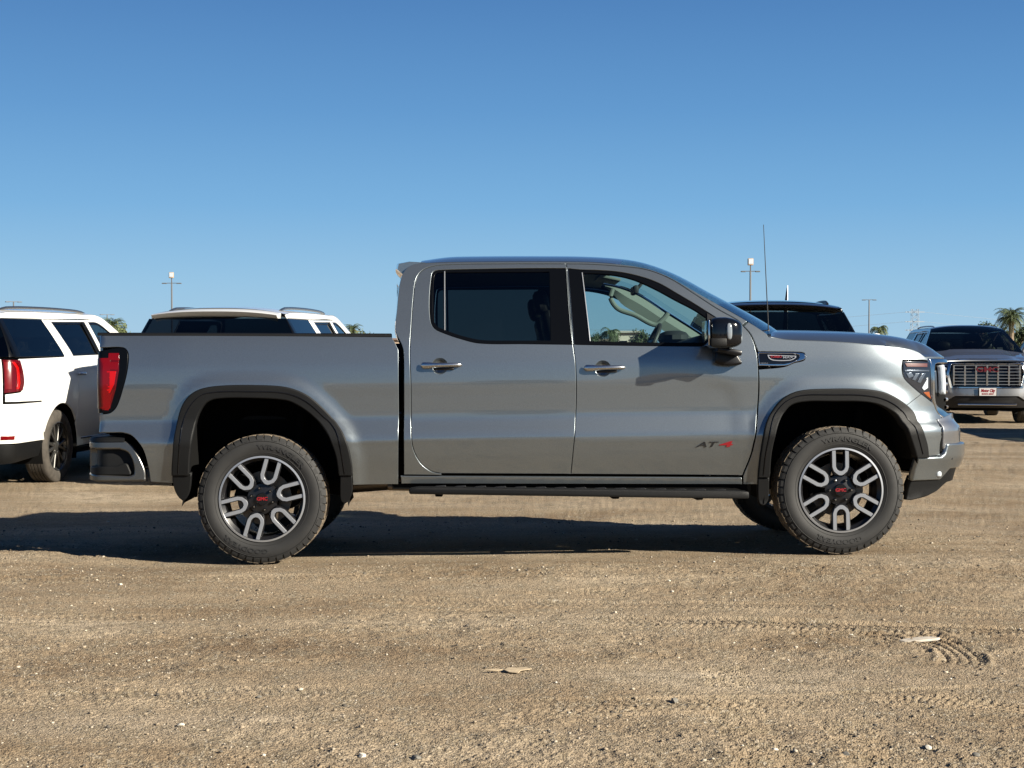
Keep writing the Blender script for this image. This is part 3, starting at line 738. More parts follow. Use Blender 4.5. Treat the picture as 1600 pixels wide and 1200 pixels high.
# ---- cab side band: C-pillar, roof rail, A-pillar in one pressing
TOPL = [(657, 410.5), (700, 409), (780, 408), (860, 408), (915, 408.6), (960, 411.5), (1000, 417), (1035, 428), (1060, 440), (1090, 457.5), (1125, 477), (1150, 491), (1175, 506), (1198, 522)]
CAB = [(631, 742, 1), (631, 600), (630.5, 550), (627, 537), (619, 521), (617.5, 505), (619.5, 486), (623, 450), (628, 429), (636, 418), (646, 412.5)] + TOPL[:-2] + [(1168, 501.5, 1), (1160, 508, 1)] + [(1152, 500)] + \
      [(1122, 483), (1085, 459), (1047, 435), (1010, 421), (960, 415), (922, 412.6), (885, 412), (780, 412), (698, 413.3), (673, 416.5), (658, 424), (650, 437), (646, 465), (643, 507), (640.5, 550), (642, 600), (642.5, 660), (645, 698), (656, 722), (673, 736), (690, 740, 1), (690, 743, 1)]
panel('cab_side', PX(CAB), ENV, M_TRUCK, truck, g=.03, depth=.03)
# rocker panel and the sill below the doors
panel('rocker_panel', PX([(626, 743.5, 1), (1159, 746, 1), (1160, 757, 1), (627, 756, 1)]), ENV, M_TRUCK, truck, off=.002, depth=.03)
panel('sill_cover', PX([(612, 756, 1), (1170, 758, 1), (1170, 770, 1), (612, 767, 1)]), ENV0, M_DARK, truck, off=-.03, depth=.03)

# ---- roof and windscreen loft
tl = smooth(pin(TOPL, ENV0), False, .05)
def crown(u): return .062 * sstep(-1.15, -.6, u) * (1 - sstep(.45, 1.35, u)) + .022
def section(u, z, nv, p=2.6):
    v = np.linspace(-1, 1, nv); w = float(W0(np.array([u]), np.array([z]))[0])
    bow = .01 + .05 * sstep(.2, .5, u) + .21 * sstep(.45, 1.4, u)
    h = 1 - np.abs(v)**p
    return np.stack([u + bow * (1 - v * v), w * v, z - .002 + crown(u) * h], 1)
secs = [section(u, z, 33) for u, z in tl]
ihead = int(np.argmin(abs(tl[:, 0] - .47)))
def loft(name, a, b, m, parent, dz=0., both=None, nv=33):
    G = np.array(secs[a:b]).copy(); G[:, :, 2] += dz
    V, F = grid(G, len(G), nv); return MB().add(V, F).build(name, m, parent, sharp=60)
roof = loft('roof', 0, ihead + 1, M_TRUCK, truck)
loft('windscreen', ihead, len(secs), M_WS, truck)
liner = loft('headliner', 0, ihead + 1, M_TRIML, truck, -.045)
# header strip, wiper cowl
G = np.array(secs[ihead - 1:ihead + 2]).copy(); G[:, :, 2] += .004; V, F = grid(G, 3, 33); 
# rear spoiler lip of the roof and rear wall of the cab
rl = smooth(pin([(628, 429), (623, 450), (619.5, 486), (617.5, 505), (619, 521), (627, 537), (630.5, 550), (631, 600), (631, 742)], ENV0), False, .06)
B = []
for u, z in rl:
    v = np.linspace(-1, 1, 25); w = float(W0(np.array([u]), np.array([z]))[0]); B.append(np.stack([u - .035 * (1 - v**4) + .01, (w - .005) * v, np.full(25, z)], 1))
V, F = grid(np.array(B), len(B), 25); cb = MB().add(V, [f[::-1] for f in F]).build('cab_back', M_TRUCK, truck, sharp=60)
s0 = pin([(623, 411), (622, 419), (628, 428), (660, 411), (640, 409)], ENV0)
Lp = []
w_ = float(W0(np.array([s0[0][0]]), np.array([s0[0][1]]))[0])
lip = [(s0[3][0] + .02, s0[3][1] + .004), (s0[4][0], s0[4][1] + .001), (s0[0][0], s0[0][1] - .004), (s0[1][0] - .004, s0[1][1] - .006), (s0[2][0] + .02, s0[2][1] - .012), (s0[3][0], s0[3][1] - .03)]
G = []
for v in np.linspace(-1, 1, 25):
    up_ = crown(-.8) * (1 - abs(v)**2.6) * .5
    G.append([(x - .04 * (1 - v * v), v * (w_ - .005), z + up_) for x, z in lip])
V, F = grid(np.array(G), 25, 6); F += [tuple(range(6)), tuple(range(24 * 6, 150))[::-1]]
MB().add(V, F).build('roof_spoiler', M_TRUCK, truck, sharp=30)
# rear window of the cab (dark, with lighter sliding panes seen through)
# ---- bed
BED = [(152.5, 523, 1), (380, 524), (612, 526, 1), (618, 536), (623, 547, 1), (623.5, 650), (622.5, 757, 1), (551.5, 758, 1)] + [(p[0], p[1]) for p in ARCH_R[::-1][1:-1]] + \
      [(271, 755, 1), (246, 754, 1), (235, 753, 1), (231, 728), (222, 700), (205, 680), (190, 675.5, 1)]
bl = pin(BED, ENV0); ub = bl[0][0]
zt, zb = bl[0][1], bl[-1][1]
UT = -2.865  # where the skin starts to turn round the tail
loopL = [(b[0], b[1], b[2]) for b in bl] + [(UT - .03, zb, 1), (UT - .03, zp(649, 160), 1)]
TLo = pin([(152, 549, 1), (160, 544), (193, 543.5), (200, 552), (199, 575), (193, 602), (182, 635), (172, 645), (158, 646)], ENV0)
TL = [(UT - .15, TLo[0][1], 1), (UT - .03, TLo[0][1] + .01, 1)] + [(p[0], p[1], 0) for p in TLo[2:]] + [(UT - .15, TLo[-1][1], 1)]
TLs = smooth(TL, True, .02)
# bed side: top piece, notch for the tail lamp on its rear edge
notch = [(p[0], p[1], 0) for p in TLo[1:]]
loop = [(b[0], b[1], b[2]) for b in bl] + [(UT - .05, zb, 1), (UT - .05, TLo[-1][1] - .004, 1)] + [(TLo[-1][0], TLo[-1][1] - .004, 0)] + [(p[0], p[1], 0) for p in TLo[2:-1][::-1]] + [(TLo[1][0], TLo[1][1] + .004, 0), (UT - .05, TLo[1][1] + .004, 1), (UT - .05, zt, 1)]
loop = loop[1:]
panel('bed_side', smooth(loop, True, .022), ENV, M_TRUCK, truck, g=.035, depth=.03)
def rearface(y0, y1, z0, z1): pass
# tail lamp: dark housing, red lens pieces
lamp, lamp2 = panel('tail_light', TLs, ENV0, M_FRIT, truck, off=.004, depth=.05, g=.03)
def lens(pts, m, lab=None, off=.0075):
    q = [(p[0], p[1], 1) for p in pin(pts, ENV0)]
    a, b = panel('lens', smooth(q, True, .02), ENV0, m, lamp, off=off, inset=0, depth=.006, bev=.002, g=.03, label=lab); b.parent = lamp2
lens([(153, 562), (186, 561), (186, 578), (181, 608), (172, 638), (160, 641)], M_REDD, 'deep red outer lens', off=.006); lens([(170, 552), (186, 552), (187, 563), (169, 563)], M_REDL); lens([(162, 566), (186, 566), (184, 578), (160, 577)], M_REDL)
lens([(167, 580), (182, 580), (179, 600), (171, 616), (167, 610)], M_REDB, 'bright red middle section'); lens([(170, 620), (176, 612), (170, 641), (163, 641)], M_REDL)
qz = [TLo[0][1] - .01, TLo[-1][1] + .03]
a, b = panel('lens', smooth([(UT + .04, qz[0] - .03, 1), (UT + .035, qz[1], 1), (UT - .14, qz[1], 1), (UT - .14, qz[0] - .03, 1)], True, .02), ENV0, M_REDL, lamp, off=.0075, inset=0, depth=.006, g=.03); b.parent = lamp2
# tailgate and its handle
tz0, tz1 = zb + .01, zt - .005
panel('tailgate', smooth([(UT - .16, tz0, 1), (2 * UR - UT + .16, tz0, 1), (2 * UR - UT + .16, tz1, 1), (UT - .16, tz1, 1)], True, .03), ENV0, M_TRUCK, truck, both=False, g=.05)
# top rails, inner bed
q = pin([(153, 523), (380, 523.8), (611, 525)], ENV0)
for s_ in (-1, 1):
    G = []
    for i, uu in enumerate(np.linspace(-2.918, q[2][0], 16)):
        zz = q[0][1] + (q[2][1] - q[0][1]) * (uu - q[0][0]) / (q[2][0] - q[0][0])
        w = float(W0(np.array([max(uu, -2.86)]), np.array([zz]))[0])
        G.append([(uu, s_ * (w + .001), zz - .004), (uu, s_ * (w - .002), zz + .010), (uu, s_ * (w - .014), zz + .017), (uu, s_ * (w - .13), zz + .017), (uu, s_ * (w - .145), zz - .01), (uu, s_ * (w - .145), zz - .36)])
    V, F = grid(np.array(G), 16, 6); MB().add(V, F if s_ < 0 else [f[::-1] for f in F]).build('bed_rail', M_PLAST, truck)
V, F = boxa((-1.92, 0, .93), (1.93, .98, .04)); m = MB().add(V, F)
for x_, l_ in ((-1.13, .32), (-2.67, .42)):
    V, F = boxa((x_, 0, .932), (l_, 1.66, .04)); m.add(V, F)
for s_ in (-1, 1):
    V, F = boxa((-1.88, s_ * .66, 1.13), (1.2, .34, .03), .01); m.add(V, F); V, F = boxa((-.965, 0, 1.20), (.03, 1.66, .54)); m.add(V, F); V, F = boxa((-2.9, 0, 1.18), (.03, 1.66, .5)); m.add(V, F)
m.build('bed_liner', M_PLAST, truck)

# ---- wheel arch trims, liners, flaps
def arch_trim(outer, inner, name='wheel_arch_trim'):
    L = pin(outer, ENV0) + pin(inner, ENV0)[::-1]
    panel(name, smooth(L, True, .025), ENV, M_PLAST, truck, off=.030, inset=-.004, depth=.06, bev=.009, g=.03)
    # a fine step along the middle of the trim
INR = [(296, 741, 1), (297, 715), (302, 680), (310, 650), (322, 630), (340, 622), (400, 621), (448, 624.5), (470, 634), (493, 652), (514, 680), (526, 710), (531, 741, 1)]
INF = [(1200, 744, 1), (1203, 706), (1211, 672), (1221, 647), (1234, 632), (1256, 626.5), (1300, 626), (1350, 627), (1377, 634), (1399, 650), (1417, 676), (1427, 706), (1429, 714, 1)]
arch_trim([(271, 741, 1)] + ARCH_R[2:-1] + [(550.5, 741, 1)], INR); arch_trim([(1183.5, 744, 1)] + ARCH_F[2:-2] + [(1447.5, 714, 1)], INF)
def arch_line(pts):
    q = smooth(pin(pts, ENV0), False, .03); P = ENV(q[:, 0], q[:, 1]) + surf_n(ENV, q[:, 0], q[:, 1]) * .0315
    V, F = tube([tuple(p) for p in P], .0035, 6); both_sides('trim_seam', V, F, M_GLOSSB, truck)
arch_line([(281, 738), (283, 700), (290, 655), (304, 628), (325, 614), (400, 611.5), (450, 614.5), (478, 626), (503, 647), (528, 680), (540, 738)])
arch_line([(1191, 740), (1196, 700), (1206, 655), (1222, 630), (1247, 618), (1300, 616.5), (1346, 617.5), (1378, 624), (1402, 640), (1424, 668), (1437, 708)])
def flap(pts, m=M_PLAST):
    L = smooth([(p[0], p[1], len(q) > 2) for p, q in zip(pin([x[:2] for x in pts], ENV0), pts)], True, .025)
    panel('mud_flap', L, ENV0, m, truck, off=.032, depth=.045, bev=.006, inset=0, g=.04)
flap([(270.5, 738, 1), (300, 738, 1), (299, 755), (296.5, 769), (292, 778), (286, 780), (278, 772), (272, 756)])
flap([(532, 741, 1), (550.5, 741, 1), (551, 766), (547, 778), (540, 785), (533.5, 781), (532, 770)])
flap([(1183, 745, 1), (1200.5, 745, 1), (1200, 768), (1198.5, 782), (1193, 789), (1186, 787), (1183, 775)])
def liner_(inner, cxp):
    q = smooth(pin(inner, ENV0), False, .06); c = q.mean(0); q = c + (q - c) * 1.04; q[:, 1] += .012
    G = []
    for u, z in q:
        G.append([(u, -.975, z), (u, -.86, z + .02), (u, -.50, z + .03), (u + (c[0] - u) * .9, -.48, z - (z - .55) * .6)])
    V, F = grid(np.array(G), len(q), 4); both_sides('wheel_housing', V, F, M_DARK, truck)
INR2 = [(290, 790)] + INR + [(540, 790)]; INF2 = [(1196, 785)] + INF + [(1429, 725)]
liner_([(p[0], p[1]) for p in INR2], 0); liner_([(p[0], p[1]) for p in INF2], 0)

# ---- front fender with its corner, bonnet
FTOP = [(1199, 524.5, 1), (1226, 530), (1260, 531.8), (1292, 533), (1330, 535.5), (1364, 539), (1400, 541.8), (1423, 545.3), (1435, 550), (1445, 557, 1)]
u_end = up(1469, 700)
FEND = [(1162, 509.5, 1), (1169.5, 502.5, 1), (1184, 511.5), (1198, 521, 1), (1201, 526, 1)] + FTOP[1:] + [(1452, 563.5, 1), (1440, 562.5), (1410.5, 562.5, 1), (1409.5, 575), (1411.5, 588), (1417, 596), (1432, 609.5), (1441, 616.5), (1456, 628, 1), (1467, 640), (1471, 652, 1), (1470, 690), (1468.5, 711.5, 1), (1448, 713, 1)] + \
       [(p[0], p[1]) for p in ARCH_F[::-1][2:-1]] + [(1183, 757, 1), (1161, 757, 1), (1161, 744, 1), (1175, 706), (1183, 655), (1186, 612), (1185.3, 577, 1), (1225, 573), (1240, 567), (1257, 562), (1257, 552), (1240, 550, 1), (1184.5, 549.5, 1), (1181.5, 541), (1173, 522)]
fend, fend2 = panel('front_fender', PX(FEND), ENV, M_TRUCK, truck, g=.03)
# seam from the arch to the lamp
q = smooth(pin([(1413, 636), (1439, 616)], ENV), False, .03); P = ENV(q[:, 0], q[:, 1]) + surf_n(ENV, q[:, 0], q[:, 1]) * .0006
V, F = tube([tuple(p) for p in P], .0018, 6); a, b = both_sides('panel_seam', V, F, M_DARK, fend); b.parent = fend2
# fender badge: dark vent with bright frame and two-colour name
vent = [(1184, 550, 1), (1240, 550.5, 1), (1257, 552.5), (1257.5, 561), (1241, 566.5), (1228, 571.5), (1185.5, 571.5, 1)]
vo, vo2 = panel('fender_vent', PX(vent), ENV, M_CHROME, fend, off=.004, inset=.001, depth=.012, bev=.0035, g=.03, holes=[PX([(1186, 552.3, 1), (1238, 552.8, 1), (1249, 555), (1247, 561), (1236, 566, 1), (1225, 568.3, 1), (1187, 568.3, 1)])])
vo2.parent = fend2
a, b = panel('vent_inset', PX([(1184.5, 551, 1), (1240, 551, 1), (1251, 553.5), (1251, 562), (1237, 568, 1), (1227, 570.5, 1), (1186, 570.5, 1)]), ENV, M_GLOSSB, fend, off=-.001, inset=0, depth=0); b.parent = fend2
a, b = panel('badge_frame', PX([(1199, 554.5, 1), (1244, 556, 1), (1243, 559.5), (1235, 563.5), (1208, 563.5), (1201, 560)]), ENV, M_SATIN, fend, off=.004, inset=0, depth=.006, bev=.001, g=.03,
             holes=[PX([(1200.8, 555.8, 1), (1242.4, 557.2, 1), (1241, 559.5), (1234, 562.2), (1209, 562.2), (1202, 559)])]); b.parent = fend2
q = pin([(1203, 557.8), (1222, 558.2), (1240, 558.6)], ENV)
V, F = text_mesh('TURBO', .020, .001, bold=.0004, width=(q[1][0] - q[0][0]) * .97); MB().add(on_skin(V, (q[0][0] + q[1][0]) / 2, q[0][1], .004), F).build('badge_letters', M_RED, fend, 'red TURBO letters of the fender badge')
V, F = text_mesh('MAX', .020, .001, bold=.0004, width=(q[2][0] - q[1][0]) * .9); MB().add(on_skin(V, (q[1][0] + q[2][0]) / 2, q[2][1], .004), F).build('badge_letters', M_BADGEG, fend, 'grey MAX letters of the fender badge')
q = pin([(1194, 567.8)], ENV); V, F = text_mesh('SIERRA', .011, .0006, width=.050); MB().add(on_skin(V, q[0][0], q[0][1], .006), F).build('badge_letters', M_BADGEG, fend, 'tiny grey SIERRA letters in the vent')
# bonnet: height field over its plan
ftl = smooth(pin(FTOP, ENV0), False, .03); EP = ENV(ftl[:, 0], ftl[:, 1])
u2 = np.linspace(ftl[-1, 0], UF, 14)[1:]; zl = EP[-1, 2]
EP2 = ENV0(u2, np.full(len(u2), zl) + .0 * u2); EDGE = np.vstack([EP, EP2])   # near half of the bonnet's edge, cowl to nose
ex, ey, ez = EDGE[:, 0], -EDGE[:, 1], EDGE[:, 2]
sil = smooth([(p[0], p[1]) for p in []] or [(0, 0), (1, 1)], False)
_zc = pchip([1.05, 1.25, 1.45, 1.75, 2.05, 2.30, 2.44, 2.56, 2.67, 2.78], [1.475, 1.487, 1.488, 1.482, 1.470, 1.450, 1.425, 1.395, 1.355, 1.310])
def hood(x, y):
    x = np.asarray(x, float); y = np.asarray(y, float); v = np.abs(y)
    n = 90; xe = np.linspace(ex[0], ex[len(EP) - 1], n); ye = np.interp(xe, ex[:len(EP)], ey[:len(EP)]); ze = np.interp(xe, ex[:len(EP)], ez[:len(EP)])
    w = np.interp(x, xe, ye); e = np.interp(x, xe, ze)
    b = np.clip(1 - v / np.maximum(w, .1), 0, 1)
    k = 1 - (1 - np.clip(b / .42, 0, 1))**2.4
    z = e + (_zc(x) - .018 - e) * k + .018 * sstep(.50, .40, v / .95) * sstep(1.0, 1.3, x)
    # roll down to the nose
    dn = np.interp(v, ey[::-1], ex[::-1]); t = np.clip((dn - x) / .22, 0, 1); f = np.where(x > 2.2, (1 - (1 - t)**2.5), 1)
    z = np.where(x > 2.2, zl + (z - zl) * f, z)
    return np.stack([x, y, z], 1)
edge_near = np.stack([ex, -ey], 1); far = edge_near[::-1] * np.array([1, -1]); 
cow = np.stack([ex[0] + .16 * (1 - np.linspace(1, -1, 12)[1:-1]**2), np.linspace(ey[0], -ey[0], 12)[1:-1]], 1)
hl = np.vstack([edge_near, far[1:], cow])
V, F, N = panel_arr(hl, hood, g=.045, inset=.001, depth=.025, bev=.004)
link('bonnet', mesh('bonnet', V, F, M_TRUCK, N), truck)
# black cowl between bonnet and windscreen
V, F = grid(np.array([[(ex[0] + .16 * (1 - v * v) + a, v * .93, 1.40 + b + .03 * (1 - v * v)) for a, b in ((-.12, .03), (-.03, .03), (.03, .035), (.05, .0))] for v in np.linspace(-1, 1, 21)]), 21, 4)
MB().add(V, F).build('cowl', M_PLAST, truck)
# ---- headlight
hlp = [(1411, 563.5, 1), (1441, 563.8, 1), (1453, 565, 1), (1454.5, 600, 1), (1455.5, 626, 1), (1441, 615.5), (1432, 608.5), (1418, 595.5), (1412.5, 587)]
hd, hd2 = panel('headlight', PX(hlp), ENV0, M_LAMPD, truck, off=-.004, inset=.001, depth=.04, g=.03)
def hpiece(pts, m, name='lens', off=.001, corner=1):
    a, b = panel(name, smooth([(p[0], p[1], corner) for p in pin(pts, ENV0)], True, .02), ENV0, m, hd, off=off, inset=0, depth=.005, bev=.0015, g=.03); b.parent = hd2
hpiece([(1414, 567.5), (1449, 567.8), (1449, 573.5), (1417, 573)], M_AMBERD)
hpiece([(1414, 578), (1452, 578), (1452, 580.5), (1414, 580.5)], M_LAMP, 'lamp_bar')
hpiece([(1416, 583), (1424, 582), (1428, 588), (1420, 591)], M_LAMP, 'projector')
hpiece([(1431, 584), (1437, 583), (1430, 595), (1425, 593)], M_LAMP, 'fin'); hpiece([(1441, 584), (1447, 583), (1438, 599), (1433, 597)], M_LAMP, 'fin')
hpiece([(1447, 596), (1450, 590), (1450, 606), (1444, 610), (1441, 606)], M_CLEARL, 'reflector')
hpiece([(1443, 613), (1452, 612), (1454.5, 623), (1449, 619)], M_AMBER, 'side_marker')
# ---- grille: chrome surround, vertical lamp bar, horizontal bars
u1 = up(1456.5, 600); zg1 = zl + .0; z0g = zp(640, 1466); ug = u1
def fpanel(name, pts, m, off=.0, parent=truck, both=True, **k):
    return panel(name, smooth([(p[0], p[1], p[2] if len(p) > 2 else 1) for p in pts], True, .02), ENV0, m, parent, both=both, off=off, **{**dict(g=.03, inset=.001, depth=.04, bev=.004), **k})
zA, zB = zl - .012, zp(700, 1470)
gr = fpanel('grille', [(ug + .002, zA), (ug + .09, zA - .0), (2 * UF - ug - .09, zA), (2 * UF - ug - .002, zA), (2 * UF - ug - .10, z0g), (2 * UF - ug - .16, .86), (ug + .16, .86), (ug + .02, zp(628, 1456))], M_DARK, off=-.03, both=False, depth=.05)[0]
fpanel('chrome_surround', [(ug, zA), (ug + .12, zA - .004), (UF + .0, zA - .004), (UF, zA - .03), (ug + .10, zA - .032, 0), (ug + .040, zA - .05, 0), (ug + .026, zA - .16, 0), (ug + .034, z0g + .04, 0), (ug + .11, .93, 0), (ug + .20, .90), (ug + .20, .86), (ug + .10, .88, 0), (ug + .045, z0g - .02, 0), (ug + .003, zp(628, 1456))], M_CHROME, off=.006)
fpanel('lamp_bar', [(ug + .110, zA - .045), (ug + .138, zA - .045), (ug + .140, zA - .18), (ug + .130, zA - .24), (ug + .108, zA - .225)], M_CLEARL, off=.02, parent=hd)
fpanel('lamp_bar', [(ug + .055, zA - .08), (ug + .075, zA - .08), (ug + .075, zA - .24), (ug + .055, zA - .22)], M_LAMP, off=-.01, parent=hd)
for i in range(6):
    zz = zA - .065 - i * .052
    G = []
    for uu in np.linspace(ug + .20 + .01 * i, 2 * UF - ug - .20 - .01 * i, 28):
        p = ENV0(np.array([uu]), np.array([zz]))[0]; n = surf_n(ENV0, np.array([uu]), np.array([zz]))[0]
        G.append([tuple(p + n * (.010 * math.cos(a) - .022) + np.array([0, 0, .012 * math.sin(a)])) for a in np.linspace(0, 2 * math.pi, 9)])
    V, F = grid(np.array(G), 28, 9); MB().add(V, F).build('grille_bar', M_PIPE if i % 2 else M_SATIN, gr, sharp=60)
V, F = text_mesh('GMC', .15, .006, bold=.004, width=.46)
Vn = np.array([[UF - .0, 0, 0]]) ; P0 = ENV0(np.array([UF]), np.array([zA - .19]))[0]
MB().add(np.stack([P0[0] + .004 + V[:, 2], V[:, 0], P0[2] + V[:, 1]], 1), F).build('badge_letters', M_RED, gr, 'red GMC letters on the grille')
# ---- front bumper
zbt, zbb, zvb = zp(714, 1440), zp(751, 1440), zp(781, 1440)
bu0 = up(1428, 730); bu1 = up(1468, 714)
LfB = lambda z: Lf(z) + .035
ENVB, UFB, _ = make_env(W0, 1.75, LfB, 3.3, -2.865, Lr, 4.0)
zch = zp(693, 1475)
bp = [(bu0, zbt), (bu1, zbt), (bu1 + .03, zbt + .02), (bu1 + .055, zch), (2 * UFB - bu1 - .055, zch), (2 * UFB - bu1 - .03, zbt + .02), (2 * UFB - bu1, zbt), (2 * UFB - bu0, zbt), (2 * UFB - bu0, zbb), (2 * UFB - bu1 - .06, zbb), (2 * UFB - bu1 - .14, zbb + .07), (bu1 + .14, zbb + .07), (bu1 + .06, zbb), (bu0, zbb)]
bump = panel('front_bumper', smooth([(p[0], p[1], 1) for p in bp], True, .02), ENVB, M_TRUCK, truck, both=False, off=.012, depth=.06, bev=.010, g=.035)[0]
vp = [(bu0 + .01, zbb + .02), (bu1 + .05, zbb + .02), (bu1 + .13, zbb + .09), (2 * UFB - bu1 - .13, zbb + .09), (2 * UFB - bu1 - .05, zbb + .02), (2 * UFB - bu0, zbb + .02), (2 * UFB - bu0, zvb), (2 * UFB - bu1, zvb + .02), (2 * UFB - bu1 - .2, zvb + .10), (bu1 + .2, zvb + .10), (bu1 + .08, zvb + .05), (bu1 - .02, zvb + .02), (bu0 + .02, zvb - .002), (bu0 - .02, zvb + .002)]
panel('front_valance', smooth([(p[0], p[1], 1) for p in vp], True, .02), ENVB, M_PLAST, truck, both=False, off=-.008, depth=.07, bev=.008, g=.035)
fpanel('grille_chin', [(bu1 + .02, zbt + .05), (2 * UF - bu1 - .02, zbt + .05), (2 * UF - bu1 - .02, zp(655, 1470)), (2 * UF - bu1 - .25, .90), (bu1 + .25, .90), (bu1 + .02, zp(655, 1470))], M_GREYP, off=.012, both=False)
fpanel('air_slot', [(bu1 + .002, zbt + .03), (bu1 + .03, zbt + .03), (bu1 + .035, zp(655, 1470)), (bu1 + .006, zp(665, 1470))], M_DARK, off=.0)
for py, s_ in ((742, 1),):
    p = ENVB(np.array([bu1 + .03]), np.array([zp(740, 1470)]))[0]; V, F = ellipsoid(tuple(p), (.022, .03, .022), 12, .8); both_sides('fog_lamp', V, F, M_CLEARL, truck)
    p = ENVB(np.array([bu1 + .11]), np.array([zp(716, 1485)]))[0]; V, F = ellipsoid(tuple(p), (.014, .014, .012), 10); both_sides('parking_sensor', V, F, M_PLAST2, truck)

# ---- rear bumper
LrB = lambda z: .215 + 0 * np.asarray(z, float)
ENVR, _, URB = make_env(lambda x, z: .975 + .012 * sstep(.85, .65, z) + 0 * x, 1.75, Lf, 3.0, -2.84, LrB, 3.2)
rb = pin([(137, 690, 0), (196, 690), (208, 699), (219, 717), (226, 740), (226, 752)], ENVR)
ztop, zbot = zp(689, 200), zp(752, 200)
rr = pin([(196, 689), (207, 697), (218, 715), (226, 735), (227, 752)], ENVR); pk = pin([(186, 702), (199, 707), (207, 722), (208.5, 741), (200, 744)], ENVR)
uw = -2.84 - .42
def mirr(L): return [(2 * URB - a, b, c) for a, b, c in L]
right = [(rr[0][0], ztop, 1), (rr[1][0], rr[1][1], 1), (rr[2][0], rr[2][1], 1), (rr[3][0], rr[3][1], 0), (rr[4][0], zbot, 1)]
outer = right + [(uw, zbot, 1), (uw - .05, zbot + .02, 1)] + [(2 * URB - uw + .05, zbot + .02, 1)] + [(2 * URB - uw, zbot, 1)] + mirr(right)[::-1] 
pocket = [(pk[0][0], zp(702, 190), 1), (pk[1][0], pk[1][1], 0), (pk[2][0], pk[2][1], 0), (pk[3][0], pk[3][1], 0), (pk[4][0], zp(744, 200), 1), (uw + .08, zp(738, 150), 1), (uw + .08, zp(702, 150), 1)]
rbump = panel('rear_bumper', smooth(outer, True, .02), ENVR, M_BUMPG, truck, both=False, off=.0, depth=.05, bev=.012, inset=0, g=.03, holes=[smooth(pocket, True, .02), smooth(mirr(pocket)[::-1], True, .02)])[0]
panel('bumper_step', smooth(pocket, True, .02), ENVR, M_PLAST, rbump, off=-.05, inset=-.02, depth=0)
zs = zp(738, 170)
panel('step_pad', smooth([(pk[3][0] - .02, zs, 1), (pk[3][0] - .05, zs + .055, 0), (pk[3][0] - .12, zs + .035, 1), (uw + .1, zs + .035, 1), (uw + .1, zs - .015, 1), (pk[3][0] - .02, zs - .02, 1)], True, .02), ENVR, M_PLAST, rbump, off=-.006, depth=.06, bev=.008, inset=0)
G = []
for uu in np.linspace(rr[0][0] - .005, 2 * URB - rr[0][0] + .005, 60):
    p = ENVR(np.array([uu]), np.array([ztop]))[0]; n = surf_n(ENVR, np.array([uu]), np.array([ztop]))[0]
    G.append([tuple(p + n * .003 + np.array([0, 0, -.006])), tuple(p - n * .004 + np.array([0, 0, .018])), tuple(p - n * .02 + np.array([0, 0, .028])), tuple(p - n * .22 + np.array([0, 0, .03]))])
V, F = grid(np.array(G), 60, 4); MB().add(V, [f[::-1] for f in F]).build('bumper_top_pad', M_PLAST, rbump, sharp=60)
V, F = boxa((-2.80, 0, .70), (.22, 1.6, .16)); MB().add(V, F).build('bumper_beam', M_DARK, truck)

# ---- running boards
for s_ in (-1, 1):
    q = pin([(640, 766), (1165, 772.5)], ENV0); m = MB(); y = s_ * 1.015
    V, F = prisma([(q[0][0], q[0][1] - .018), (q[1][0], q[1][1] - .022), (q[1][0], q[1][1] + .026), (q[1][0] - .06, q[1][1] + .032), (q[0][0] + .06, q[0][1] + .026), (q[0][0], q[0][1] + .018)], 'y', y - .065, y + .065, .012)
    sb = MB().add(V, F).build('running_board', M_PLAST, truck)
    for k in range(15):
        t = (k + 1.5) / 17; x = q[0][0] + (q[1][0] - q[0][0]) * t; z = q[0][1] + (q[1][1] - q[0][1]) * t
        V, F = prisma([(x - .045, z + .024), (x + .03, z + .024), (x + .045, z + .036), (x - .02, z + .033)], 'y', y - .055, y + .05, .003, 1)
        MB().add(V, F).build('tread_cleat', M_PLAST2, sb)
    for px in (686, 960, 1090):
        x = up(px, 760); z = q[0][1] + (q[1][1] - q[0][1]) * (x - q[0][0]) / (q[1][0] - q[0][0]) - .02
        V, F = boxa((x, y * .86, z), (.05, .32, .03), .008); MB().add(V, F).build('board_bracket', M_DARK, sb)
# exhaust, frame, axles, floor
q = pin([(610, 761), (636, 762)], ENV0)
V, F = tube([(q[0][0] - .02, -.86, q[0][1]), (q[1][0] + .04, -.86, q[1][1])], .028, 14); MB().add(V, F).build('rear_body_mount', M_PIPE, truck)
m = MB()
for s_ in (-1, 1):
    V, F = boxa((0, s_ * .42, .60), (5.3, .09, .16)); m.add(V, F)
for x in (-2.4, -1.2, -.3, .5, 1.2, 2.4):
    V, F = boxa((x, 0, .60), (.08, .86, .12)); m.add(V, F)
m.build('chassis_frame', M_DARK, truck)
V, F = boxa((.12, 0, .66), (2.1, 1.84, .14)); m = MB().add(V, F); V, F = boxa((-1.95, 0, .82), (2.0, 1.0, .2)); m.add(V, F); V, F = boxa((1.85, 0, .95), (1.4, 1.0, .55)); m.add(V, F); V, F = boxa((.3, -.15, .52), (1.2, .35, .16), .03); m.add(V, F)
m.build('underbody', M_DARK, truck)
for x in (-HX, HX):
    V, F = tube([(x, -.80, TR), (x, .80, TR)], .045, 12); m = MB().add(V, F); V, F = ellipsoid((x, .1, TR), (.17, .15, .15), 14); m.add(V, F)
    V, F = tube([(x + .15, -.62, TR - .02), (x + .22, -.60, .95)], .03, 10); m.add(V, F); V, F = tube([(x + .15, .62, TR - .02), (x + .22, .60, .95)], .03, 10); m.add(V, F)
    m.build('axle', M_DARK, truck)
V, F = tube([(-1.75, 0, TR), (.5, 0, .55)], .05, 12); MB().add(V, F).build('drive_shaft', M_PIPE, truck)
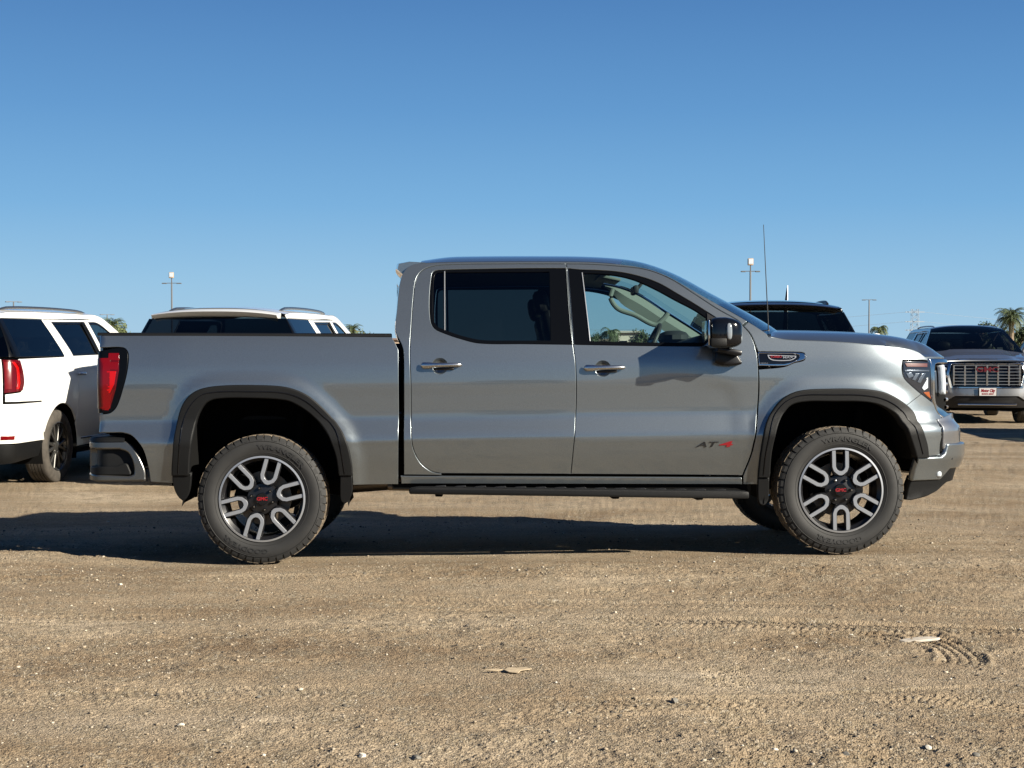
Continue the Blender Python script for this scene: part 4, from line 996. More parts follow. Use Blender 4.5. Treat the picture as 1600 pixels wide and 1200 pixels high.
V, F = tube([(-2.85, .25, .6), (-2.3, .35, .62), (-1.2, .38, .58), (.6, .3, .5)], .04, 12); MB().add(V, F).build('exhaust', M_PIPE, truck)
for s_ in (-1, 1):
    V, F = boxa((-HX, s_ * .55, .50), (1.3, .06, .03)); MB().add(V, F).build('leaf_spring', M_DARK, truck)

# ---- cabin
V, F = boxa((.05, 0, .80), (1.95, 1.80, .05)); MB().add(V, F).build('cabin_floor', M_TRIMI, truck)
for s_ in (-1, 1):
    V, F = boxa((.25, s_ * .905, 1.08), (1.95, .04, .62)); MB().add(V, F).build('door_card', M_TRIMI, truck)
def seat(x, y, w, head=True):
    m = MB(); V, F = boxa((x, y, 1.0), (.52, w, .16), .05); m.add(V, F)
    V, F = boxa((0, 0, .31), (.13, w, .62), .05, 3, (.75, .82)); m.add(V, F, 0, Matrix.Translation((x - .27, y, 1.03)) @ Matrix.Rotation(R(-14), 4, 'Y'))
    if head:
        V, F = ellipsoid((0, 0, 0), (.055, .13, .085), 14, .7); m.add(V, F, 0, Matrix.Translation((x - .455, y, 1.69)) @ Matrix.Rotation(R(-10), 4, 'Y'))
        V, F = tube([(x - .43, y - .05, 1.5), (x - .455, y - .05, 1.65)], .008, 6); m.add(V, F); V, F = tube([(x - .43, y + .05, 1.5), (x - .455, y + .05, 1.65)], .008, 6); m.add(V, F)
    m.build('seat', M_LEATH, truck)
seat(.42, -.42, .50); seat(.42, .42, .50); seat(-.50, -.42, .62, False); seat(-.50, .42, .62, False)
for y in (-.42, 0, .42):
    V, F = ellipsoid((-.86, y, 1.62), (.05, .12, .08), 12, .7); MB().add(V, F).build('headrest', M_LEATH, truck)
m = MB(); V, F = prisma([(.92, .85), (.86, 1.30), (.95, 1.42), (1.10, 1.47), (1.30, 1.44), (1.45, 1.36), (1.45, .85)], 'y', -.88, .88, .03); m.add(V, F)
V, F = ellipsoid((.98, .40, 1.47), (.11, .20, .055), 14, .8); m.add(V, F); m.build('dashboard', M_TRIMI, truck)
V, F = lathe([(.185 + .016 * math.cos(a), .016 * math.sin(a)) for a in np.linspace(0, 2 * math.pi, 9)[:-1]], 36, 'z', True); m = MB()
Ts = Matrix.Translation((.80, .40, 1.40)) @ Matrix.Rotation(R(-64), 4, 'Y'); m.add(V, F, 0, Ts)
V, F = boxa((0, 0, 0), (.13, .34, .02), .008); m.add(V, F, 0, Ts); V, F = tube([(.80, .40, 1.40), (1.0, .40, 1.31)], .03, 8); m.add(V, F); m.build('steering_wheel', M_LEATH, truck)
# far A-pillar trim with its grab handle, sun visor, inner mirror
ia = [i for i in range(len(tl)) if tl[i, 0] > .52]
G = []
for i in ia:
    u, z = tl[i]; w = float(W0(np.array([u]), np.array([z]))[0]); k_ = float(sstep(.50, .78, u)); G.append([(u - .01, w - .02, z - .025), (u - .01 - .045 * k_, w - .05, z - .03 - .03 * k_), (u - .02 - .07 * k_, w - .03, z - .035 - .085 * k_)])
V, F = grid(np.array(G), len(ia), 3); MB().add(V, F).build('pillar_trim', M_TRIML, truck)
G = []
for i in ia:
    u, z = tl[i]; w = float(W0(np.array([u]), np.array([z]))[0]); k_ = float(sstep(.50, .70, u)); G.append([(u - .02, -w + .03, z - .03), (u + .03 * k_, -w + .10, z - .012), (u + .05 * k_, -w + .05 + .15 * k_, z - .03)])
V, F = grid(np.array(G), len(ia), 3); MB().add(V, F).build('pillar_trim', M_TRIMI, truck)
i0, i1 = ia[1], ia[int(len(ia) * .45)]
def pp(i, du, dy, dz): u, z = tl[i]; w = float(W0(np.array([u]), np.array([z]))[0]); return (u + du, w + dy, z + dz)
gp = [pp(i0, .0, -.06, -.05), pp(i0, -.015, -.10, -.12), pp(i0, .04, -.11, -.20), pp((i0 + i1) // 2, -.02, -.115, -.19), pp(i1, -.05, -.11, -.16), pp(i1, .02, -.10, -.11), pp(i1, .05, -.06, -.07)]
gq = smooth([(p[0], p[2]) for p in gp], False, .02); V, F = tube([(a, gp[3][1], b) for a, b in gq], .019, 10); MB().add(V, F).build('grab_handle', M_TRIML, truck)
V, F = boxa((.66, .05, 1.80), (.035, .24, .06), .012); m = MB().add(V, F); V, F = tube([(.67, .05, 1.80), (.72, .05, 1.86)], .012, 8); m.add(V, F); m.build('inner_mirror', M_TRIMI, truck)
for y in (-.40, .40):
    V, F = boxa((0, 0, 0), (.16, .40, .02), .006); MB().add(V, F, 0, Matrix.Translation((.50, y, 1.905)) @ Matrix.Rotation(R(12), 4, 'Y')).build('sun_visor', M_TRIML, truck)
# ---- door mirrors
def door_mirror(s_):
    q = pin([(1129, 521), (1140, 556)], lambda u, z: ENV0(u, z) + np.array([0, -.16, 0])); c = (q[0][0], -1.165, q[0][1])
    V, F = ellipsoid((0, 0, 0), (.108, .150, .099), 28, .42); V = np.array(V)
    k = (V[:, 0] > 0); V[:, 2] *= 1 - .18 * sstep(.0, .108, V[:, 0]); V[:, 2] -= .006 * sstep(0, .1, V[:, 0]); V[:, 1] *= 1 - .12 * sstep(0, .108, V[:, 0]); V = V + np.array(c); V[:, 1] *= -s_ * -1 * (1 if s_ < 0 else -1) * (1 if s_ < 0 else 1)
    if s_ > 0: V[:, 1] = abs(V[:, 1])
    else: V[:, 1] = -abs(V[:, 1])
    if s_ > 0: F = [f[::-1] for f in F]
    mi = MB().add(V, F).build('door_mirror', M_GLOSSB, truck, sharp=70)
    V, F = boxa((c[0] - .112, s_ * 1.165, c[2]), (.012, .255, .16), .004); MB().add(V, F).build('mirror_glass', M_CHROME, mi)
    V, F = ellipsoid((0, 0, 0), (.018, .012, .052), 16, .7); MB().add(V, F, 0, Matrix.Translation((c[0] + .012, s_ * 1.313, c[2] + .005))).build('indicator_lamp', M_INDI, mi, sharp=60)
    V, F = boxa((0, 0, 0), (.105, .05, .055), .012); MB().add(V, F, 0, Matrix.Translation((c[0] - .055, s_ * 1.295, c[2] - .062))).build('mirror_trim', M_PLAST, mi)
    V, F = boxa((0, 0, 0), (.16, .20, .035), .012); MB().add(V, F, 0, Matrix.Translation((c[0] + .03, s_ * 1.12, c[2] - .115)) @ Matrix.Rotation(R(12), 4, 'Y')).build('mirror_arm', M_FOOT, mi)
    V, F = prisma([(c[0] - .035, c[2] - .11), (c[0] + .09, c[2] - .11), (c[0] + .135, c[2] - .185), (c[0] + .125, c[2] - .20), (c[0] + .06, c[2] - .207), (c[0] - .01, c[2] - .20), (c[0] - .045, c[2] - .185)], 'y', s_ * .965, s_ * 1.085, .014, 3)
    MB().add(V, F).build('mirror_foot', M_FOOT, mi)
    q3 = pin([(1103, 497), (1122, 500), (1122, 540), (1103, 538)], ENV0)
door_mirror(-1); door_mirror(1)
a, b = panel('mirror_sail', PX([(1104.5, 489, 1), (1124, 500.5, 1), (1124, 540, 1), (1104.5, 539, 1)]), ENV, M_PLAST2, truck, off=.004, inset=0, depth=.01)
# ---- mast antenna on the near fender
q = pin([(1201, 522), (1193, 351)], lambda u, z: np.stack([u, -.80 + 0 * u, z + 0 * u], 1))
V, F = tube([(q[0][0], -.80, q[0][1] - .04), (q[0][0], -.80, q[0][1] + .03)], .014, 12, r2=.007); m = MB().add(V, F)
V, F = tube([(q[0][0] + (q[1][0] - q[0][0]) * t, -.80, q[0][1] + (q[1][1] - q[0][1]) * t) for t in np.linspace(0, 1, 6)], .0042, 6, r2=.0022); m.add(V, F); m.build('antenna', M_PLAST2, truck)

# ---- wheels
def arc_text(s, r0, size, a0, span, ext, y):
    V, F = text_mesh(s, size, ext, bold=.001, width=1.0); a = a0 - (V[:, 0] + .5) * span; r = r0 + V[:, 1]
    return np.stack([r * np.cos(a), y - V[:, 2], r * np.sin(a)], 1), F
def make_wheel():
    # axle along y, outer face at y=-.135
    prof = [(.262, -.098), (.275, -.112), (.292, -.122), (.315, -.131), (.338, -.1345), (.362, -.132), (.384, -.123), (.398, -.112), (.4035, -.100), (.4045, -.05), (.4045, .05), (.4035, .100), (.398, .112), (.384, .123), (.362, .132), (.338, .1345), (.315, .131), (.275, .112), (.262, .098)]
    V, F = lathe(prof[::-1], 96, 'y'); b_ = MB().add(V, F)
    for r in (.300, .372):
        V, F = lathe([(r - .002, -.1238 if r < .33 else -.1302), (r, -.1268 if r < .33 else -.1322), (r + .002, -.126 if r < .33 else -.1292)][::-1], 96, 'y'); b_.add(V, F)
    barrel = lathe([(.262, -.120), (.268, -.124), (.276, -.120), (.272, -.108), (.262, -.100), (.245, -.085), (.236, -.03), (.232, .06), (.245, .115), (.268, .118)][::-1], 72, 'y')
    wheel = MB().add(*barrel).build('wheel', M_RIMB, None)
    tyre = b_.build('tyre', M_RUB, wheel, sharp=50)
    # tread blocks: dusty crown, shoulder lugs wrapping on to the sidewall
    m = MB(); n = 50
    for k in range(n):
        a = 2 * math.pi * k / n; da = 2 * math.pi / n
        for row, (y0, y1, fr, sh) in enumerate(((-.110, -.062, .80, 0), (-.055, -.022, .70, .45), (-.016, .016, .66, .1), (.022, .055, .70, .6), (.062, .110, .80, .2))):
            aa = a + sh * da; h = .5 * fr * da; w = .22 * da * (1 if k % 2 else -1)
            pts = []
            for rr_ in (.400, .415 if row in (1, 2, 3) else .4145):
                for yy, da_ in ((y0, -h - w), (y1, -h + w), (y1, h + w), (y0, h - w)):
                    pts.append((rr_ * math.cos(aa + da_), yy, rr_ * math.sin(aa + da_)))
            m.add(pts, [(0, 1, 2, 3), (7, 6, 5, 4), (0, 4, 5, 1), (1, 5, 6, 2), (2, 6, 7, 3), (3, 7, 4, 0)])
    tr = m.build('tread', [M_RUBD], wheel); tr['kind'] = 'stuff'
    m = MB()
    for k in range(n):
        a = 2 * math.pi * k / n; da = 2 * math.pi / n
        for sgn in (-1, 1):
            lo_ = .379 if k % 2 else .372
            for (r0, yy0, r1, yy1, h0, h1) in ((lo_, .1255, .394, .1185, .32, .38), (.394, .1185, .4085, .109, .38, .40)):
                pts = []
                for r_, y_, h_, dp in ((r0, yy0, h0, 0), (r1, yy1, h1, 0), (r0, yy0, h0, 1), (r1, yy1, h1, 1)):
                    o = .0032 if dp else -.006
                    for q_ in (-h_, h_):
                        pts.append(((r_ + o * .6) * math.cos(a + q_ * da), sgn * (y_ + o * .75), (r_ + o * .6) * math.sin(a + q_ * da)))
                m.add(pts, [(0, 1, 3, 2), (4, 6, 7, 5), (0, 4, 5, 1), (2, 3, 7, 6), (0, 2, 6, 4), (1, 5, 7, 3)])
    sh = m.build('shoulder_lugs', M_RUB, wheel); sh['kind'] = 'stuff'
    V, F = arc_text('WRANGLER', .334, .040, R(111), R(58), .0018, -.1348); MB().add(V, F).build('tyre_lettering', M_LETT, wheel, 'raised WRANGLER lettering on the sidewall')
    V, F = arc_text('GOODYEAR', .334, .040, R(-67), R(52), .0018, -.1348); MB().add(V, F).build('tyre_lettering', M_LETT, wheel, 'raised GOODYEAR lettering on the sidewall')
    V, F = lathe([(.2655, -.1255), (.2765, -.1235), (.2775, -.119), (.264, -.119)][::-1], 96, 'y', True); MB().add(V, F).build('rim_flange', M_SATIN, wheel, sharp=40)
    # U-shaped machined spokes over black webs
    out = [(.269, .055), (.150, .0545), (.122, .044), (.102, .020), (.096, .008)]; inn = [(.269, .031), (.150, .0305), (.133, .022), (.124, .008)]
    U = [(r, t) for r, t in out] + [(r, -t) for r, t in out[::-1]] + [(r, -t) for r, t in inn] + [(r, t) for r, t in inn[::-1]]
    web_o = [(.264, .064), (.150, .060), (.118, .050), (.094, .038)]; web_i = [(.255, .027), (.150, .026), (.135, .018), (.128, .006)]
    Wb = web_o + [(r, -t) for r, t in web_o[::-1]] + [(r, -t) for r, t in web_i] + [(r, t) for r, t in web_i[::-1]]
    spV, spF = prisma(U, 'y', -.118, -.108, .0015, 1); wbV, wbF = prisma(Wb, 'y', -.112, -.062, .006, 1)
    me1 = me2 = None
    for k in range(6):
        a = R(90 + 60 * k); M = Matrix.Rotation(-a, 4, 'Y')
        if me1 is None:
            o1 = MB().add(spV, spF).build('spoke', M_SATIN, wheel); me1 = o1.data; o2 = MB().add(wbV, wbF).build('spoke_web', M_RIMB, wheel); me2 = o2.data
        else: o1 = link('spoke', me1, wheel); o2 = link('spoke_web', me2, wheel)
        o1.rotation_euler = (0, -a, 0); o2.rotation_euler = (0, -a, 0)
    V, F = lathe([(.0, -.100), (.040, -.100), (.060, -.094), (.098, -.090), (.108, -.070), (.10, -.03), (.0, -.03)][::-1], 48, 'y'); MB().add(V, F).build('hub_disc', M_RIMB, wheel)
    V, F = lathe([(0, -.112), (.036, -.112), (.041, -.108), (.041, -.095)][::-1], 36, 'y'); cap = MB().add(V, F).build('centre_cap', M_GLOSSB, wheel)
    V, F = text_mesh('GMC', .030, .001, bold=.0012, width=.070); MB().add(np.stack([V[:, 0], -.113 - V[:, 2], V[:, 1]], 1), F).build('cap_letters', M_RED, wheel, 'red GMC letters on the centre cap')
    nut = None
    for k in range(6):
        a = R(60 + 60 * k)
        if nut is None:
            V, F = lathe([(0, -.026), (.005, -.026), (.0095, -.020), (.0105, 0)][::-1], 6, 'y'); o = MB().add(V, F).build('lug_nut', M_CHROME, wheel, sharp=20); nut = o.data
        else: o = link('lug_nut', nut, wheel)
        o.location = (.071 * math.cos(a), -.094, .071 * math.sin(a))
    V, F = lathe([(.0, .0), (.175, .0), (.175, .025), (0, .025)][::-1], 48, 'y'); MB().add(V, F).build('brake_disc', M_PIPE, wheel)
    V, F = boxa((-.14, -.01, .03), (.10, .06, .16), .015); MB().add(V, F).build('brake_caliper', M_DARK, wheel)
    return wheel
whl = make_wheel()
for i, (x, y, rot, flip) in enumerate(((HX, -.855, 0, 0), (-HX, -.855, 16.5, 0), (HX, .855, 20, 1), (-HX, .855, 50, 1))):
    w = whl if i == 0 else copy_tree(whl)
    w.parent = truck; w.location = (x, y, TR); 
    w.rotation_euler = (0, R(rot), math.pi if flip else 0)
    for ch in children(w):
        if ch.name.startswith(('centre_cap', 'cap_letters')): ch.rotation_euler = (0, -R(rot), 0)
# rear glass of the cab
zr0, zr1 = 1.50, 1.83
panel('rear_window', smooth([(-.5, zr0, 1), (-.5, zr1, 1), (.5, zr1, 1), (.5, zr0, 1)], True, .05), lambda y, z: np.stack([-1.012 + 0 * y, -y, z + 0 * y], 1), M_GLS, truck, both=False, depth=0)

# ================================================================== the parked SUVs
def SP(pts, step=.035, closed=True): return smooth(pts, closed, step)
_ws = pchip([.26, .34, .50, .70, .82, .95, 1.10, 1.25, 1.38, 1.60, 1.78, 1.88], [.93, .965, .992, 1.012, 1.020, 1.020, 1.014, 1.000, .970, .866, .765, .710])
def Ws(x, z): return _ws(z) - .01 * sstep(.6, 1.75, x)
SLf = pchip([.26, .34, .55, .75, 1.0, 1.12, 1.20, 1.30, 1.9], [.70, .76, .82, .81, .80, .77, .72, .62, .5]); SLr = pchip([.26, .34, .5, .9, 1.1, 1.3, 1.5, 1.7, 1.88], [.27, .32, .35, .35, .33, .29, .22, .15, .10])
SE, SUF, SUR = make_env(Ws, 1.75, SLf, 3.2, -2.52, SLr, 3.2)
SW = 1.535
def aarc(cx, a0, a1, r=.475, n=14): return [(cx + r * math.cos(R(a)), .40 + r * math.sin(R(a)), 0) for a in np.linspace(a0, a1, n)]
def mir(pts, c): return [(2 * c - a, b, cc) for a, b, cc in pts][::-1]
M_REDD2 = mat('badge_dark_red', (.07, .004, .007), .35)
def make_suv(Mr, pm, label, group, grey_front=False):
    t = empty('parked_suv', Mr, label, 'suv', group)
    def P(name, pts, m, both=True, parent=t, S=SE, **k):
        return panel(name, SP([(p[0], p[1], p[2] if len(p) > 2 else 1) for p in pts]), S, m, parent, both=both, **{**dict(g=.07, inset=.003, bev=.003, depth=.02), **k})
    # flank
    aR_ = aarc(-SW, 158, 34); aF_ = aarc(SW, 176, 30)
    P('rear_quarter', [(-1.305, 1.80, 1), (-1.17, 1.40, 0), (-1.085, 1.18, 0), (-1.07, .95, 0)] + [(aR_[-1][0], aR_[-1][1], 1)] + aR_[::-1][1:-1] + [(aR_[0][0], aR_[0][1], 1), (-2.06, .92, 1), (-2.79, .93, 1), (-2.79, 1.01, 1), (-2.555, 1.03, 1), (-2.495, 1.12, 0), (-2.52, 1.372, 1), (-1.32, 1.385, 1), (-1.45, 1.80, 1)], pm)
    rdh = [(-1.245, 1.775, 1), (-.25, 1.79, 1), (-.25, 1.405, 1), (-1.10, 1.395, 1)]; fdh = [(-.155, 1.79, 1), (.18, 1.775, 0), (.48, 1.61, 0), (.82, 1.41, 1), (-.155, 1.405, 1)]
    lowarc = [q for q in aarc(-SW, 30, -4, n=5)]
    rd_, rd_2 = P('rear_door', [(-1.30, 1.80, 1), (-.205, 1.815, 1), (-.205, .37, 1), (-1.04, .37, 1)] + lowarc[::-1] + [(-1.07, .95, 0), (-1.085, 1.18, 0), (-1.17, 1.40, 0)], pm, holes=[SP(rdh)])
    fd_, fd_2 = P('front_door', [(-.195, 1.815, 1), (.23, 1.80, 0), (.55, 1.63, 0), (.95, 1.385, 1), (.97, 1.1, 0), (.95, .37, 1), (-.195, .37, 1)], pm, holes=[SP(fdh)])
    for d, d2, h in ((rd_, rd_2, rdh), (fd_, fd_2, fdh)):
        for pl, nm, mm, o_ in ((h, 'window_glass', M_GLS if d is rd_ else M_GLC, -.014),):
            a, b = panel(nm, SP(pl), SE, mm, d, off=o_, inset=-.004, depth=0, g=.09); b.parent = d2
        a, b = panel('window_frame', SP(h), SE, M_FRIT, d, off=-.006, inset=-.002, depth=.012, g=.09, holes=[SP([((p[0] - (h[0][0] + h[2][0]) / 2) * .95 + (h[0][0] + h[2][0]) / 2, (p[1] - 1.59) * .88 + 1.59, p[2]) for p in h])]); b.parent = d2
    for d, d2, x in ((rd_, rd_2, -1.0), (fd_, fd_2, .0 - .06)):
        p0 = SE(np.array([x]), np.array([1.19]))[0]; V, F = ellipsoid((p0[0], p0[1] - .025, p0[2]), (.11, .018, .017), 14, .6); a, b = both_sides('door_handle', V, F, M_CHROME, d, sharp=60); b.parent = d2
    dv = SE(np.array([-.36, -.36]), np.array([1.405, 1.785])); V, F = tube([tuple(dv[0]), tuple(dv[1])], .012, 6); a, b = both_sides('window_divider', V, F, M_FRIT, rd_); b.parent = rd_2
    P('roof_side', [(-2.47, 1.80, 1), (-1.3, 1.806, 0), (.23, 1.806, 0), (.56, 1.64, 0), (.955, 1.392, 1), (1.12, 1.372, 1), (.64, 1.69, 0), (.30, 1.862, 0), (-.2, 1.878, 0), (-1.3, 1.880, 0), (-2.2, 1.868, 0), (-2.47, 1.845, 1)], pm)
    ft = [(1.125, 1.365, 1), (1.5, 1.315, 0), (2.0, 1.262, 0), (2.25, 1.215, 1)]
    P('front_fender', [(.975, 1.385, 1)] + ft + [(2.27, 1.13, 1), (2.20, .98, 1), (2.24, .80, 1), (2.03, .72, 1)] + aF_[::-1] + [(.962, .37, 1), (.982, 1.1, 0)], pm)
    P('rocker_trim', [(-1.03, .36, 1), (1.02, .36, 1), (1.04, .285, 1), (-1.05, .285, 1)], M_PLAST, off=-.005)
    P('door_moulding', [(-.95, .47, 1), (.90, .47, 1), (.90, .445, 1), (-.95, .445, 1)], M_CHROME, off=.006, depth=.008)
    for cx in (-SW, SW):
        G = []
        for a in np.linspace(-20, 200, 26):
            c, s = math.cos(R(a)), math.sin(R(a)); r = .475
            G.append([(cx + r * c, -.985, .40 + r * s), (cx + r * c, -.60, .40 + r * s), (cx + .05 * c, -.58, .40 + .05 * s)])
        V, F = grid(np.array(G), 26, 3); both_sides('wheel_housing', V, F, M_DARK, t)
    # tail
    UT_ = -2.81
    P('tailgate', [(UT_, .80, 1), (2 * SUR - UT_, .80, 1), (2 * SUR - UT_, 1.37, 1), (UT_, 1.37, 1)], pm, both=False)
    P('rear_window', [(-1.455, 1.80, 1), (-1.32, 1.39, 1), (2 * SUR + 1.32, 1.39, 1), (2 * SUR + 1.455, 1.80, 1)], M_GLS, both=False, off=-.006, g=.06)
    fr = [(-1.47, 1.805, 1), (-1.31, 1.383, 1), (2 * SUR + 1.31, 1.383, 1), (2 * SUR + 1.47, 1.805, 1)]
    P('pillar_trim', [(-2.44, 1.80, 1), (-2.46, 1.39, 1), (-2.72, 1.39, 1), (-2.64, 1.80, 1)], M_FRIT, off=-.004, depth=.01)
    tl_, tl_2 = P('tail_light', [(-2.555, 1.04, 1), (-2.498, 1.13, 0), (-2.52, 1.36, 1), (-2.80, 1.365, 1), (-2.80, 1.02, 1)], M_REDD, off=.004)
    for pts, mm in (([(-2.63, 1.06), (-2.605, 1.12), (-2.61, 1.28), (-2.66, 1.34), (-2.70, 1.34), (-2.65, 1.27), (-2.65, 1.12), (-2.67, 1.06)], M_REDB), ([(-2.72, 1.06), (-2.72, 1.34), (-2.79, 1.34), (-2.79, 1.06)], M_REDL)):
        a, b = P('lens', pts, mm, parent=tl_, off=.008, depth=.006, inset=0); b.parent = tl_2
    P('rear_bumper', [(-2.02, .56, 1), (-2.065, .91, 1), (2 * SUR + 2.065, .91, 1), (2 * SUR + 2.02, .56, 1), (2 * SUR + 1.99, .50, 1), (-1.99, .50, 1)], pm, both=False, off=.012, depth=.04)
    P('rear_valance', [(-1.99, .49, 1), (2 * SUR + 1.99, .49, 1), (2 * SUR + 2.05, .33, 1), (2 * SUR - UT_, .28, 1), (UT_, .28, 1), (-2.05, .33, 1)], M_PLAST, both=False, off=0)
    P('reflector', [(-2.68, .54), (-2.68, .585), (-2.82, .585), (-2.82, .54)], M_REDL, off=.02, depth=.006)
    V, F = boxa((-2.80, 0, 1.10), (.12, .34, .16), .004); MB().add(V, F).build('plate_holder', M_PLAST, t)
    # roof and windscreen
    top = smooth([(-2.50, 1.842), (-2.2, 1.866), (-1.3, 1.878), (-.2, 1.876), (.30, 1.860), (.64, 1.688), (1.13, 1.366)], False, .09)
    Sx = []
    for u, z in top:
        v = np.linspace(-1, 1, 21); w = float(Ws(np.array([u]), np.array([z]))[0]); cr = .055 * (1 - sstep(.3, 1.1, u)) + .01; bw = .22 * sstep(.2, 1.1, u) + .02; bk = .10 * (1 - sstep(-2.5, -2.3, u))
        Sx.append(np.stack([u + (bw - bk) * (1 - v * v), w * v, z + cr * (1 - np.abs(v)**2.6)], 1))
    ih = int(np.argmin(abs(top[:, 0] - .33)))
    for nm, a, b, mm in (('roof', 0, ih + 1, pm), ('windscreen', ih, len(Sx), M_WSD), ('headliner', 0, ih + 1, M_TRIMI)):
        V, F = grid(np.array(Sx[a:b]) - np.array([0, 0, .04 if nm == 'headliner' else 0]), b - a, 21); MB().add(V, F).build(nm, mm, t, sharp=60)
    G = []
    for v in np.linspace(-1, 1, 19):
        y_ = v * .68; xo = .05 * (1 - v * v); cz = .05 * (1 - abs(v)**2.6)
        G.append([(-2.49 - xo, y_, 1.856 + cz), (-2.68 - xo, y_, 1.836 + cz * .8), (-2.70 - xo, y_, 1.828 + cz * .8), (-2.66 - xo, y_, 1.797 + cz * .8), (-2.52 - xo, y_, 1.785 + cz * .5)])
    V, F = grid(np.array(G), 19, 5); F += [tuple(range(5)), tuple(range(18 * 5, 95))[::-1]]; MB().add(V, F).build('spoiler', pm, t, sharp=40)
    for s_ in (-1, 1):
        q = smooth([(-2.25, 1.88), (-2.05, 1.912), (-1.2, 1.928), (-.3, 1.922), (.02, 1.905), (.18, 1.87)], False, .12); V, F = tube([(a, s_ * .61, b) for a, b in q], .016, 8); MB().add(V, F).build('roof_rail', M_SATIN if grey_front else M_PLAST2 if pm is M_BLACKP else M_BUMPG, t)
    # nose
    P('bonnet', [(0, 0), (1, 0), (1, 1), (0, 1)], pm, both=False, S=lambda a, b: suv_hood(a, b), g=.06, inset=0)
    fz = 1.165
    gp_ = [(SUF - .70, .98, 1), (SUF - .64, .73, 1), (SUF + .64, .73, 1), (SUF + .70, .98, 1), (SUF + .66, fz, 1), (SUF - .66, fz, 1)]
    gr_ = P('grille', gp_, M_GLOSSB, both=False, off=-.05)[0]
    big = [((a - SUF) * 1.075 + SUF, (b - .95) * 1.13 + .95, c) for a, b, c in gp_]
    P('grille_frame', big, M_CHROME, both=False, parent=gr_, off=.012, depth=.05, holes=[SP(gp_)])
    for i in range(7):
        zz = .775 + i * .060; V, F = boxa((SLf(zz) + 1.75 - .028, 0, zz), (.02, 1.26, .009), .002, 1); MB().add(V, F).build('grille_bar', M_SATIN, gr_)
    for i in range(7):
        yy_ = (i - 3) * .205; zc_ = .95; V, F = boxa((1.75 + .80 - .012 - .03 * (yy_ / .55)**2, yy_, zc_), (.02, .034, .40), .006, 1); MB().add(V, F).build('grille_upright', M_CHROME, gr_)
    V, F = text_mesh('GMC', .13, .006, bold=.003, width=.42); MB().add(np.stack([1.75 + .815 + V[:, 2], V[:, 0], 1.06 + V[:, 1]], 1), F).build('badge_letters', M_REDD2, gr_, 'red GMC letters across the grille')
    h_, h_2 = P('headlight', [(SUF - .745, 1.12), (SUF - .745, .84), (SUF - .95, .84), (SUF - 1.06, .98), (SUF - 1.02, 1.12)], M_LAMPD, off=.002)
    for a0 in (.77, .84, .91):
        a, b = P('lens', [(SUF - a0, 1.09), (SUF - a0, .88), (SUF - a0 - .05, .88), (SUF - a0 - .05, 1.09)], M_CLEARL, parent=h_, off=.008, depth=.006, inset=0); b.parent = h_2
    P('nose_panel', [(2.24, .80, 1), (2.20, .975, 1), (SUF - 1.07, .975, 1), (SUF - .96, .83, 1), (SUF - .74, .83, 1), (SUF - .74, 1.13, 1), (SUF - 1.03, 1.13, 1), (2.275, 1.13, 1), (2.25, 1.21, 1), (SUF - .3, fz + .04, 1), (SUF, fz + .045, 1), (SUF, fz + .03, 1), (SUF - .70, fz + .028, 1), (SUF - .75, .985, 1), (SUF - .69, .71, 1), (SUF, .70, 1), (SUF, .55, 1), (SUF - .60, .55, 1), (SUF - .75, .47, 1), (SUF - .98, .45, 1), (2.02, .46, 1), (2.02, .71, 1)], pm)
    P('front_valance', [(2.03, .45, 1), (SUF - .76, .46, 1), (SUF - .6, .54, 1), (SUF + .6, .54, 1), (SUF + .76, .46, 1), (2 * SUF - 2.03, .45, 1), (2 * SUF - 2.06, .30, 1), (2.06, .30, 1)], M_PLAST2, both=False, off=-.03)
    V, F = boxa((2.545, 0, .39), (.05, 1.10, .035), .012); MB().add(V, F).build('skid_bar', M_CHROME, t)
    if grey_front:
        V, F = boxa((2.60, 0, .635), (.012, .34, .17), .004); pl = MB().add(V, F).build('dealer_plate', M_PLAST2, t)
        V, F = boxa((2.607, 0, .635), (.004, .315, .148), .001, 1); MB().add(V, F).build('plate_face', M_PLATEW, pl, 'white dealer plate face')
        V, F = text_mesh('Motor City', .080, .001, bold=.0035, shear=.3, width=.27); MB().add(np.stack([2.6105 + V[:, 2], V[:, 0], .658 + V[:, 1]], 1), F).build('plate_lettering', M_RED, pl, 'red Motor City lettering')
        V, F = text_mesh('BUICK GMC', .036, .001, bold=.0018, width=.22); MB().add(np.stack([2.6105 + V[:, 2], V[:, 0], .595 + V[:, 1]], 1), F).build('plate_lettering', M_RED, pl, 'small red BUICK GMC lettering')
        V, F = boxa((0, 0, 0), (.10, .11, .004), .0); MB().add(V, F, 0, Matrix.Translation((.93, .55, 1.455)) @ Matrix.Rotation(R(34), 4, 'Y')).build('windscreen_paper', M_PLATEW, t)
    # mirrors
    for s_ in (-1, 1):
        V, F = ellipsoid((.80, s_ * 1.13, 1.42), (.07, .125, .085), 16, .6); m_ = MB().add(V, F); V, F = boxa((.82, s_ * 1.0, 1.37), (.06, .14, .04), .01); m_.add(V, F); m_.build('door_mirror', pm if not pm is M_BLACKP else M_GLOSSB, t, sharp=60)
    # cabin, underbody
    V, F = boxa((-.7, 0, .60), (3.6, 1.80, .5)); m_ = MB().add(V, F); V, F = boxa((1.4, 0, .75), (1.8, 1.3, .8)); m_.add(V, F); V, F = boxa((-.1, 0, .34), (4.6, 1.2, .16)); m_.add(V, F); m_.build('underbody', M_DARK, t)
    V, F = prisma([(.62, .8), (.68, 1.30), (.95, 1.34), (1.2, 1.30), (1.2, .8)], 'y', -.86, .86, .03); MB().add(V, F).build('dashboard', M_TRIMI, t)
